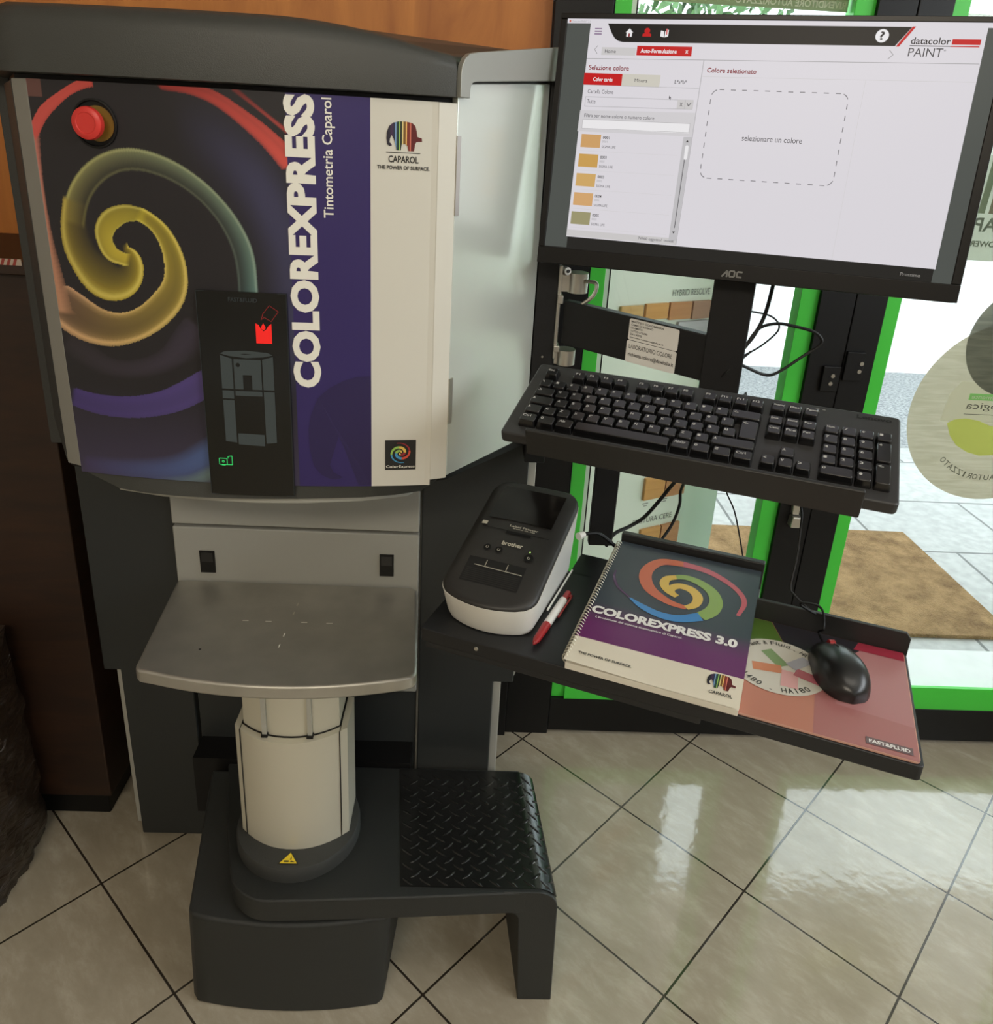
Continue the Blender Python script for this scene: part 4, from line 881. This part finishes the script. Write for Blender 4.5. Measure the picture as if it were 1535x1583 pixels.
q.text2('brother', -.129, .113, -.099, .120, M_column, fL, bold=.03); q.build('maker_mark', tp); q = MB(); q.text2('Label Printer', -.130, .146, -.088, .1495, M_column, fL, bold=.02); q.text2('Brother QL-700', -.124, .1425, -.092, .1448, M_column, fL, bold=.02)
q.build('lettering', tp); MB().rect2(-.171, .143, -.163, .149, M_column, fL).build('white_mark', tp)
q = MB(); patch(q, -.131, .1335, -.095, .138, M_black, fL); q.line2((-.168, .1395), (-.07, .1395), .0008, M_black, fL); q.build('cover_seam', tp)
for x, y, r_ in ((-.146, .104, .0052), (-.129, .1035, .0052), (-.085, .101, .0064)):
    q = MB(); q.disc2((x, y), r_, M_black, lambda a, b: onT(a, b, .0016), 20); q.path2([(x - .0015, y - .001), (x + .0015, y - .001), (x, y + .0018)] if r_ < .005 else arc(x, y, .0018, .0018, 120, 420, 8), .0006, M_column, lambda a, b: onT(a, b, .0019), r_ < .005); q.build('push_button', tp)
q = MB(); q.disc2((-.0865, .1105), .0012, emis('led_green', S(190, 230, 120), 1.), lambda a, b: onT(a, b, .0018), 12); q.build('status_light', tp)
q = MB(); q.cyl(SF(-.055, .248, .055), tuple(SF.n + SF.u * .5), .006, .005, .012, M_pw, 14); q.tube([SF(-.050, .260, .055), SF(-.030, .275, .053), SF(-.005, .29, .03)], .003, M_black); q.build('power_lead', pr_, smooth=True)
# pen
pe = thing('ballpoint_pen', 'red and white ballpoint pen lying beside the label printer', 'pen', tuple(SF(-.046, .10, 0)))
PD = Frame(SF(-.0470, .026, .0061), -22.6 + 88)
M_penred = mat('pen_red', S(150, 34, 36), .35); M_penw = mat('pen_white', (.72, .70, .66), .3)
cylp = lambda L_, prof, m: [[PD(x, 1.22 * r_ * math.cos(2 * PI * i / 16), 1.22 * r_ * math.sin(2 * PI * i / 16)) for i in range(16)] for x, r_ in prof]
MB().loft(cylp(0, ((0, .0006), (.003, .0011), (.004, .0022), (.012, .0040), (.045, .0048), (.050, .0048)), 0), M_penred).build('grip', pe, smooth=True)
MB().loft(cylp(0, ((.050, .0046), (.118, .0046), (.119, .0040)), 0), M_penw).build('barrel', pe, smooth=True)
q = MB(); q.loft(cylp(0, ((.119, .0036), (.140, .0036), (.141, .0028)), 0), M_penred); q.box(.075, -.0088, -.001, .136, -.0066, .001, M_penred, lambda a, b, c: PD(a, b, c)); q.box(.130, -.0088, -.001, .136, -.003, .001, M_penred, lambda a, b, c: PD(a, b, c)); q.build('clip', pe, bevel=.0004)
# booklet
BF = Frame((.129, .812, .8030), -22.6, 5)
bk = thing('spiral_booklet', 'spiral-bound booklet with a multicoloured spiral cover lying on the shelf', 'booklet', tuple(SF(.1, .15, .0)))
M_paper = mat('paper', (.74, .71, .62), .6); M_cvred = mat('cover_ink', (.5, .1, .1), .3)
def bz_(x, y, d=0.): return BF(x, y, d + .0035 * max(0, 1 - x / .10) * max(0, 1 - y / .05) - .002)
q = MB(); n = 10
q.box(.002, .001, -.0135, .209, .296, -.004, M_paper, lambda a, b, c: BF(a, b, c))
pg = q.build('pages', bk, bevel=.0008)
cv = MB(); NX, NY = 40, 60
c_top, c_pu, c_w = np.array(S(58, 66, 74)), np.array(S(98, 34, 92)), S(216, 208, 190)
def cover_part(y0, y1, colf):
    XX, YY = np.meshgrid(np.linspace(0, .2095, NX), np.linspace(y0, y1, NY)); Pc = np.c_[XX.ravel(), YY.ravel()]
    cv.add([bz_(x, y) for x, y in Pc], [(j * NX + i, j * NX + i + 1, (j + 1) * NX + i + 1, (j + 1) * NX + i) for j in range(NY - 1) for i in range(NX - 1)], M_cover, [colf(*p) for p in Pc])
cover_part(0, .0535, lambda x, y: c_w)
def upper_colour(x, y):
    t = max(0, min(1, (y - .088) / .045)); w = .35 * min(1, x / .12) * (1 - t)
    return tuple((c_pu * (1 - t) + c_top * t) * (1 - w) + np.array(S(108, 62, 110)) * w)
cover_part(.0535, .2965, upper_colour)
C1 = lambda x, y: bz_(x / 1e3, y / 1e3, .0004); C2 = lambda x, y: bz_(x / 1e3, y / 1e3, .0007)
ik = lambda n, *c: mat('cover_' + n, S(*c), .25)
pink, orr, gre, yel, blu, pur = ik('pink', 190, 92, 104), ik('orange', 204, 108, 78), ik('green', 140, 170, 90), ik('yellow', 222, 186, 88), ik('blue', 70, 136, 196), ik('violet', 84, 60, 92)
cv.ribbon2([(189, 176), (194, 208), (184, 232), (162, 252), (134, 266), (100, 270)], [5, 7, 8, 10, 12, 14], pink, lambda x, y: bz_(x / 1e3, y / 1e3, 0.00040))
cv.ribbon2([(101, 270), (72, 264), (57, 242), (56, 215), (70, 188), (98, 170), (122, 166)], [14, 16, 17, 18, 17, 12, 8], orr, lambda x, y: bz_(x / 1e3, y / 1e3, 0.00044))
cv.ribbon2([(122, 166), (132, 178), (133, 196), (122, 210), (106, 213), (96, 204), (97, 193), (106, 187)], [9, 12, 14, 14, 13, 12, 11, 9], yel, lambda x, y: bz_(x / 1e3, y / 1e3, 0.00048))
cv.ribbon2([(106, 187), (92, 196), (84, 210), (86, 224), (98, 233)], [9, 12, 13, 12, 10], yel, lambda x, y: bz_(x / 1e3, y / 1e3, 0.00052))
cv.ribbon2([(97, 233), (112, 237), (132, 231), (150, 216), (158, 194), (155, 172), (143, 154)], [10, 12, 14, 16, 18, 19, 18], gre, lambda x, y: bz_(x / 1e3, y / 1e3, 0.00056))
cv.ribbon2([(143, 154), (118, 139), (92, 137), (66, 146), (47, 158)], [17, 15, 13, 10, 3], blu, lambda x, y: bz_(x / 1e3, y / 1e3, 0.00060))
cv.ribbon2([(46, 159), (26, 176), (15, 198), (13, 216)], [3, 4, 4, 2], pur, lambda x, y: bz_(x / 1e3, y / 1e3, 0.00064))
M_cw = mat('cover_white', (.80, .79, .76), .3)
cv.text2('COLOREXPRESS 3.0', 5, 107, 195, 124, M_cw, C2, bold=.05); cv.text2("L'evoluzione del sistema tintometrico di Caparol.", 14, 97, 128, 102.5, M_cw, C2, bold=.012)
cv.text2('THE POWER OF SURFACE.', 13, 19, 80, 23.5, M_ink, C2, bold=.03)
elephant(cv, 168, 24.5, 34, C2); cv.text2('CAPAROL', 173, 14, 200, 19.5, M_ink, C2, bold=.02)
cv.build('cover', bk, smooth=True)
for k in range(46):
    q = MB(); y = .010 + k * .0062; q.tube([BF(.004, y, -.0012), BF(.001, y, .0016), BF(-.0032, y + .0006, -.001), BF(-.0036, y + .0012, -.008), BF(.0, y + .0018, -.0135)], .0007, M_column, n=6, smooth=3); q.build('binding_ring', bk, smooth=True)
# mouse pad
mp_ = MB(); NX, NY = 80, 80
MPX0, MPX1, MPY0, MPY1 = .158, .4005, .0085, .2255
sp_ = lambda x, y, d=.0029: SF(x, y, d)
mp_.prism(rrect(MPX0, MPY0, MPX1, MPY1, .006, 4), .0003, .0024, mat('pad_edge', S(196, 150, 132), .6), 'z', sf)
PMk = lambda n, *c: mat('pad_print_' + n, S(*c), .28, spec=.5)  # red prints lightened towards pink, the pad's gloss put into their colour
for k, (n_, c, pl_) in enumerate((('rust', (178, 118, 100), [(.159, .0095), (.2905, .0095), (.2935, .2245), (.159, .2245)]), ('rose', (160, 104, 102), [(.2905, .0095), (.3995, .0095), (.3995, .2245), (.2935, .2245)]),
        ('pink', (168, 116, 116), [(.315, .075), (.3995, .068), (.3995, .206), (.315, .206)]), ('green', (76, 104, 38), [(.159, .15), (.262, .15), (.2335, .2245), (.159, .2245)]),
        ('ink', (36, 34, 40), [(.250, .183), (.262, .165), (.318, .165), (.345, .2035), (.345, .2245), (.2345, .2245)]), ('crimson', (150, 44, 62), [(.338, .2045), (.3995, .2045), (.3995, .2245), (.345, .2245)]))):
    mp_.poly2(pl_, PMk(n_, *c), lambda x, y, k=k: SF(x, y, .00255 + k * .0001))
g1, g2 = (lambda x, y: SF(x / 1e3, y / 1e3, .0032)), (lambda x, y: SF(x / 1e3, y / 1e3, .0036))
mi = lambda n, *c: mat('pad_' + n, S(*c), .35)
mp_.disc2((247, 122), 60, mi('circle', 196, 190, 178), g1, 48, 58)
for kz, (a_, b_, w_, c) in enumerate((((231, 152), (254, 124), 16, (122, 146, 98)), ((217, 110), (252, 116), 17, (192, 122, 88)), ((262, 116), (262, 82), 20, (206, 154, 152)), ((268, 118), (302, 108), 17, (170, 90, 100)), ((262, 126), (282, 150), 16, (160, 158, 166)))): mp_.line2(a_, b_, w_, mi('blade', *c), lambda x, y, kz=kz: SF(x / 1e3, y / 1e3, .00335 + kz * .0001))
def arctext(mb, body, cx, cy, r_, a0, a1, h, m, f, out=True, bold=.01):
    cs = [c for c in body]; n = len(cs)
    for i, ch in enumerate(cs):
        if ch == ' ': continue
        a = math.radians(a0 + (a1 - a0) * i / (n - 1)); rad = Vector((math.cos(a), math.sin(a))); tn = Vector((math.sin(a), -math.cos(a))) if out else Vector((-math.sin(a), math.cos(a))); up_ = rad if out else -rad
        w = h * (.14 if ch in 'il1' else .3 if ch == '-' else .66)
        mb.text2(ch, -w / 2, 0, w / 2, h * (.12 if ch == '-' else .72 if ch in 'asu' else 1), m, lambda x, y, rad=rad, tn=tn, up_=up_: f(cx + rad.x * r_ + tn.x * x + up_.x * y, cy + rad.y * r_ + tn.y * x + up_.y * y), bold)
M_pt = mi('text', 62, 60, 58)
arctext(mp_, 'Fast & Fluid - HA', 247, 122, 46, 140, 50, 8, M_pt, g2); arctext(mp_, 'HA480 - HA180', 247, 122, 54, 212, 316, 9, M_pt, g2, out=False)
mp_.rect2(346, 17, 394, 29, mi('tag', 104, 84, 86), g1); mp_.text2('FAST&FLUID', 349, 19.5, 391, 25.5, M_cw, g2, bold=.03)
mpo = mp_.build('mouse_pad'); tag(mpo, 'reddish printed mouse pad on the shelf, partly under the booklet', 'mouse pad')
# mouse
mo = thing('computer_mouse', 'black wired computer mouse with red scroll wheel on the mouse pad', 'mouse', tuple(SF(.317, .135, .003)))
GF = Frame(SF(.334, .082, .0034), -22.6 + 107.5)
M_mouse = mat('mouse_black', (.010, .010, .0105), .30, bump=.05, bscale=1200)
L_ = .113; rg = []
for k in range(25):
    t = k / 24; x = L_ * t
    w = .0315 * (1 - abs(2 * t - 1) ** 2.6) ** .5 * (1 - .12 * math.cos(PI * t) ** 2 * (t > .5)) + .0012; w *= 1 - .08 * math.exp(-((t - .6) / .15) ** 2)
    h_ = .039 * (max(0, math.sin(PI * min(1, (t * .93 + .035)))) ** .62) * (1 - .36 * t) + .002
    rg.append([GF(x, -w * math.cos(a) * (abs(math.cos(a)) ** -.25 if abs(math.cos(a)) > .02 else 1), h_ * abs(math.sin(a)) ** .85) for a in np.linspace(0, PI, 19)])
MB().loft(rg, M_mouse).build('shell', mo, smooth=True, angle=60)
def topz(t): return .039 * (math.sin(PI * min(1, (t * .93 + .035))) ** .62) * (1 - .36 * t) + .002
q = MB(); q.tube([GF(L_ * t, 0, topz(t) + .0003) for t in (.62, .68, .74)], .0008, M_ink, 6); q.tube([GF(L_ * t, 0, topz(t) + .0003) for t in (.86, .91, .95)], .0008, M_ink, 6); q.build('button_seam', mo, smooth=True)
q = MB(); q.cyl(GF(L_ * .80, .0035, topz(.80) - .0035), tuple(-GF.n), .0072, .0072, .007, M_penred, 24); q.build('scroll_wheel', mo, smooth=True)
q = MB(); q.tube([GF(L_ - .003, 0, .006), GF(L_ + .02, .001, .010), (.473, .870, .822), (.478, .889, .834), (.473, .899, .8385), (.457, .905, .838), (.456, .908, .832), (.476, .9055, .8215), (.470, .912, .824), (.452, .925, .838), (.4475, .931, .848), (.457, .950, .884), (.462, .970, .932), (.464, .975, .955), KF(.42, .06, -.0265)], .0016, M_black); q.build('cord', mo, smooth=True)
# loose cables by the post
def cable(name, pts, r_, label, m=M_black):
    o = MB().tube(pts, r_, m).build(name, smooth=True); tag(o, label, 'cable'); return o
cable('monitor_cable', [(.418, 1.100, 1.26), (.420, 1.12, 1.185), (.408, 1.118, 1.150), (.392, 1.114, 1.125), (.380, 1.112, 1.09)], .0030, 'thick dark cable dropping from the monitor beside the post')
cable('looped_cable', [(.390, 1.114, 1.185), (.431, 1.125, 1.176), (.446, 1.128, 1.158), (.424, 1.120, 1.136), (.396, 1.112, 1.120)], .0014, 'thin black cable curling out from behind the post')
cable('looped_cable', [(.394, 1.114, 1.128), (.412, 1.118, 1.158), (.438, 1.12, 1.167), (.467, 1.12, 1.164), (.496, 1.118, 1.157), (.507, 1.116, 1.142), (.484, 1.12, 1.120), (.451, 1.12, 1.094), (.432, 1.12, 1.091), (.401, 1.114, 1.103), (.384, 1.112, 1.110)], .0023, 'heavier black cable in a wide loop right of the post')
cable('printer_cable', [KF(.27, .12, -.031), (.352, 1.10, .97), (.347, 1.205, .875), (.328, 1.215, .835), (.307, 1.215, .805), (.284, 1.21, .790), (.255, 1.19, .785), (.238, 1.165, .775)], .0032, 'black cable curving down from under the tray to the hanger post')
cable('power_cable', [KF(.275, .12, -.031), (.350, 1.10, .95), (.360, 1.20, .870), (.362, 1.205, .835), (.352, 1.20, .800), (.330, 1.18, .776)], .0026, 'black cable hooking back behind the booklet')
cable('thin_cable', [KF(.35, .10, -.031), (.42, 1.08, .97), (.430, 1.19, .89), (.436, 1.20, .865), (.455, 1.20, .83), (.470, 1.19, .78), (.480, 1.18, .74)], .0013, 'thin black cord hanging against the doormat right of the booklet')

# ================================================================== BEHIND THE GLASS
M_board = mat('board_white', (.70, .72, .64), .5)
BD = Frame((.27, 1.655, 0), 28)
sbd = thing('sample_board', 'pale display board of wood finish samples standing outside behind the door glass', 'display board', tuple(BD(.22, .0, 0)))
bf = lambda a, b, c: BD(a, b, c)
b0 = MB(); b0.box(-.03, .0, 0, .431, .02, 1.36, M_board, bf)
fb = lambda x, y: BD(x / 1e3, -.0006, y / 1e3); fb2 = lambda x, y: BD(x / 1e3, -.0012, y / 1e3)
M_bt = mat('board_lettering', (.12, .125, .115), .6)
b0.text2('HYBRID RESOLVE', 192, 1092, 302, 1106, M_bt, fb2); b0.text2('FINITURA ALTA', 138, 671, 242, 685, M_bt, fb2); b0.text2('FINITURA CERE', 160, 534, 283, 548, M_bt, fb2)
for x, y in ((183, 586), (243, 588)): b0.rect2(x, y, x + 18, y + 2.2, M_bt, fb); b0.rect2(x + 4, y - 6, x + 15, y - 4, M_bt, fb)
b0.quad2((305, 0), (431, 0), (431, 1000), (309, 1000), mat('board_green_reflection', (.56, .68, .58), .5), fb)  # pale green reflection painted down the right part of the board
b0.text2('colori e finiture', 30, 1160, 200, 1180, M_bt, fb)
board = b0.build('board', sbd, bevel=.001)
wm = [wood_mat('sample_wood%d' % k, S(*c0), S(*c1), .4, (3, 3, 60)) for k, (c0, c1) in enumerate((((186, 142, 82), (206, 164, 102)), ((190, 132, 66), (208, 150, 84)), ((172, 112, 66), (190, 132, 84)), ((152, 108, 86), (170, 126, 102)), ((168, 162, 168), (184, 178, 184))))]
for x0, x1, z0, z1, k in ((49, 110, 1046, 1077, 0), (117, 180, 1044, 1079, 1), (185, 248, 1040, 1079, 2), (252, 306, 1038, 1079, 3), (215, 306, 1006, 1034, 4), (179, 241, 599, 657, 1), (245, 307, 597, 656, 2), (184, 246, 470, 519, 1), (250, 308, 462, 519, 2)):
    MB().box(x0 / 1e3, -.008, z0 / 1e3, x1 / 1e3, 0, z1 / 1e3, wm[k], bf).build('wood_sample', board, bevel=.001)
# stickers on the outside of the right pane, seen from behind
def backlit(name, col, tl=.5, grain=None, sc_=(6, 1, 60)):
    m, nt, b, N, Lk = newmat(name); out = N['Material Output']; t = N.new('ShaderNodeBsdfTranslucent'); mx = N.new('ShaderNodeMixShader'); mx.inputs[0].default_value = tl
    b.inputs['Roughness'].default_value = .5; b.inputs['Base Color'].default_value = (*col, 1); t.inputs['Color'].default_value = (*col, 1)
    if grain:
        tc = N.new('ShaderNodeTexCoord'); mp = N.new('ShaderNodeMapping'); mp.inputs['Scale'].default_value = sc_; mp.inputs['Rotation'].default_value = (0, .10, 0); n = N.new('ShaderNodeTexNoise'); n.inputs['Scale'].default_value = 1.6; n.inputs['Detail'].default_value = 8; n.inputs['Distortion'].default_value = .8
        r = N.new('ShaderNodeValToRGB'); e = r.color_ramp.elements; e[0].position = .36; e[1].position = .62; e[0].color = (*grain, 1); e[1].color = (*col, 1)
        Lk.new(tc.outputs['Object'], mp.inputs['Vector']); Lk.new(mp.outputs[0], n.inputs['Vector']); Lk.new(n.outputs['Fac'], r.inputs['Fac']); Lk.new(r.outputs[0], b.inputs['Base Color']); Lk.new(r.outputs[0], t.inputs['Color'])
    Lk.new(b.outputs[0], mx.inputs[1]); Lk.new(t.outputs[0], mx.inputs[2]); Lk.new(mx.outputs[0], out.inputs[0]); return m
gy = lambda d: (lambda x, y: (x, 1.6465 - d, y))
G0, G1, G2, G3 = gy(-.0006), gy(-.0002), gy(.00), gy(.0)
def outside(d): return lambda x, y: (x, 1.6468 + d, y)
O1, O2, O3, O4 = outside(.0012), outside(.0009), outside(.0006), outside(.0003)   # nearest the glass is drawn in front
st = MB(); wood1 = backlit('sticker_wood', (.50, .45, .35), .42, (.42, .375, .28)); wood2 = backlit('sticker_grey_wood', (.20, .195, .155), .4, (.135, .132, .108)); gleaf = backlit('sticker_leaf', (.72, .76, .20), .45); gbox = backlit('sticker_green', (.34, .72, .24), .45); stx = backlit('sticker_text', (.12, .115, .09), .4); pale = backlit('sticker_pale', (.80, .76, .64), .45)
CX, CZ, CR = 1.182, .884, .208
st.disc2((CX, CZ), CR, wood1, O1, 72)
st.poly2([(1.055, .925), (1.075, .955), (1.31, .955), (1.31, .862), (1.048, .862)], pale, O2)
st.poly2([(1.066, .857), (1.080, .866), (1.105, .870), (1.135, .866), (1.165, .855), (1.19, .850), (1.22, .856), (1.25, .852), (1.225, .81), (1.19, .786), (1.16, .783), (1.13, .790), (1.10, .806), (1.08, .828)], gleaf, O3)
st.rect2(1.100, .913, 1.30, .928, gbox, O3); st.text2('naturalmente', 1.106, .916, 1.20, .925, pale, O4, mirror=True)
st.text2('ecologica', 1.098, .888, 1.235, .908, stx, O3, mirror=True); st.rect2(1.098, .8795, 1.30, .8808, stx, O3)
for i, ch in enumerate('AUTORIZZATO'[::-1]):   # reads from the street; mirrored from inside
    a = math.radians(228 + i * 5.0); rr = .160; ca, sa = math.cos(a), math.sin(a); w_ = .0035 if ch == 'I' else .0115
    st.text2(ch, -w_ / 2, 0, w_ / 2, .013, stx, lambda x, y, ca=ca, sa=sa, rr=rr: O3(CX + ca * (rr - y) - sa * x, CZ + sa * (rr - y) + ca * x), mirror=True)
so = st.build('round_sticker'); tag(so, 'large round wood-grain sticker with a green leaf on the right door glass', 'sticker')
st = MB(); st.disc2((1.185, 1.045), .122, wood2, O3, 60); so = st.build('round_sticker'); tag(so, 'smaller grey wood-grain round sticker overlapping the big leaf sticker', 'sticker')
st = MB(); pg_ = backlit('poster_paper', (.40, .42, .34), .5); pdk = backlit('poster_ink', (.12, .14, .10), .4); pst = [backlit('poster_stripe%d' % k, c, .4) for k, c in enumerate(((.12, .15, .12), (.16, .20, .12), (.20, .17, .11)))]
st.rect2(.897, 1.212, 1.26, 1.66, pg_, O1)
for k in range(8): st.quad2((.992 + k * .022, 1.306), (1.006 + k * .022, 1.306), (1.012 + k * .022, 1.46), (.998 + k * .022, 1.46), pst[k % 3], O2)
st.text2('CAPAROL', .905, 1.270, 1.088, 1.298, pdk, O2, mirror=True, bold=.02); st.text2('THE POWER OF SURFACE.', .903, 1.240, 1.115, 1.252, pdk, O2, mirror=True, bold=.03)
so = st.build('window_poster'); tag(so, 'translucent poster seen from behind on the right door glass', 'poster')
st = MB(); st.rect2(.27, 1.648, .672, 1.78, backlit('band_green', (.16, .19, .09), .45), O1); st.text2('RIVENDITORE AUTORIZZATO', .46, 1.653, .668, 1.665, pale, O2, mirror=True, bold=.02)
so = st.build('window_sticker'); tag(so, 'olive green lettered band stuck across the left door glass', 'sticker')

# ================================================================== LEFT OF THE MACHINE
cu = thing('wooden_cupboard', 'dark brown wooden cupboard in the corner left of the machine', 'cupboard', (-1.2, 1.45, 0))
q = MB(); q.box(-1.70, 1.315, .06, -.715, 1.625, 1.150, M_wood2); q.box(-1.68, 1.33, 0, -.73, 1.62, .06, M_black); q.build('body', cu, bevel=.003)
MB().box(-1.72, 1.30, 1.150, -.708, 1.628, 1.172, M_wood2).build('worktop', cu, bevel=.003)
q = MB(); Mr = mat('tape_red', S(150, 60, 52), .4); Mw_ = mat('tape_white', S(186, 172, 158), .4)
for k in range(50): x = -1.20 + k * .0095; q.quad2((x, 1.166), (x + .0048, 1.166), (x + .0088, 1.176), (x + .004, 1.176), Mr if k % 1 == 0 else Mw_, lambda a, b: (a, 1.2990, b))
q.box(-1.205, 1.2992, 1.166, -.72, 1.2998, 1.176, Mw_)
q.build('edge_tape', bpy.data.objects['worktop'])['label'] = 'red and white striped tape'
M_film, nt, b, N, Lk = newmat('film_wrapped_goods')
b.inputs['Base Color'].default_value = (*S(44, 31, 20), 1); b.inputs['Roughness'].default_value = .4; b.inputs['Coat Weight'].default_value = .8; b.inputs['Coat Roughness'].default_value = .12
tc = N.new('ShaderNodeTexCoord'); mp = N.new('ShaderNodeMapping'); mp.inputs['Scale'].default_value = (3, 3, 9); n = N.new('ShaderNodeTexNoise'); n.inputs['Scale'].default_value = 4; n.inputs['Detail'].default_value = 8; n.inputs['Distortion'].default_value = 1.5
bp = N.new('ShaderNodeBump'); bp.inputs['Strength'].default_value = .9; bp.inputs['Distance'].default_value = .02
Lk.new(tc.outputs['Object'], mp.inputs['Vector']); Lk.new(mp.outputs[0], n.inputs['Vector']); Lk.new(n.outputs['Fac'], bp.inputs['Height']); Lk.new(bp.outputs[0], b.inputs['Normal']); Lk.new(bp.outputs[0], b.inputs['Coat Normal'])
q = MB(); rings = []
for k in range(31):
    z = .50 * k / 30; rr = []
    for i in range(64):
        a = 2 * PI * i / 64; ca, sa = math.cos(a), math.sin(a); sq = max(abs(ca), abs(sa)) ** -.85
        d = 1 + .012 * math.sin(9 * a + z * 40) + .010 * math.sin(23 * a - z * 70 + math.sin(z * 30)) - .05 * (z / .5) ** 2 - (.03 if z < .02 else 0)
        rr.append((-1.075 + .250 * ca * sq * d, 1.175 + .118 * sa * sq * d, z))
    rings.append(rr)
q.loft(rings, M_film); bo_ = q.build('wrapped_bundle', smooth=True, angle=80); tag(bo_, 'brown goods wrapped in crinkled clear film on the floor at the left edge', 'bundle')
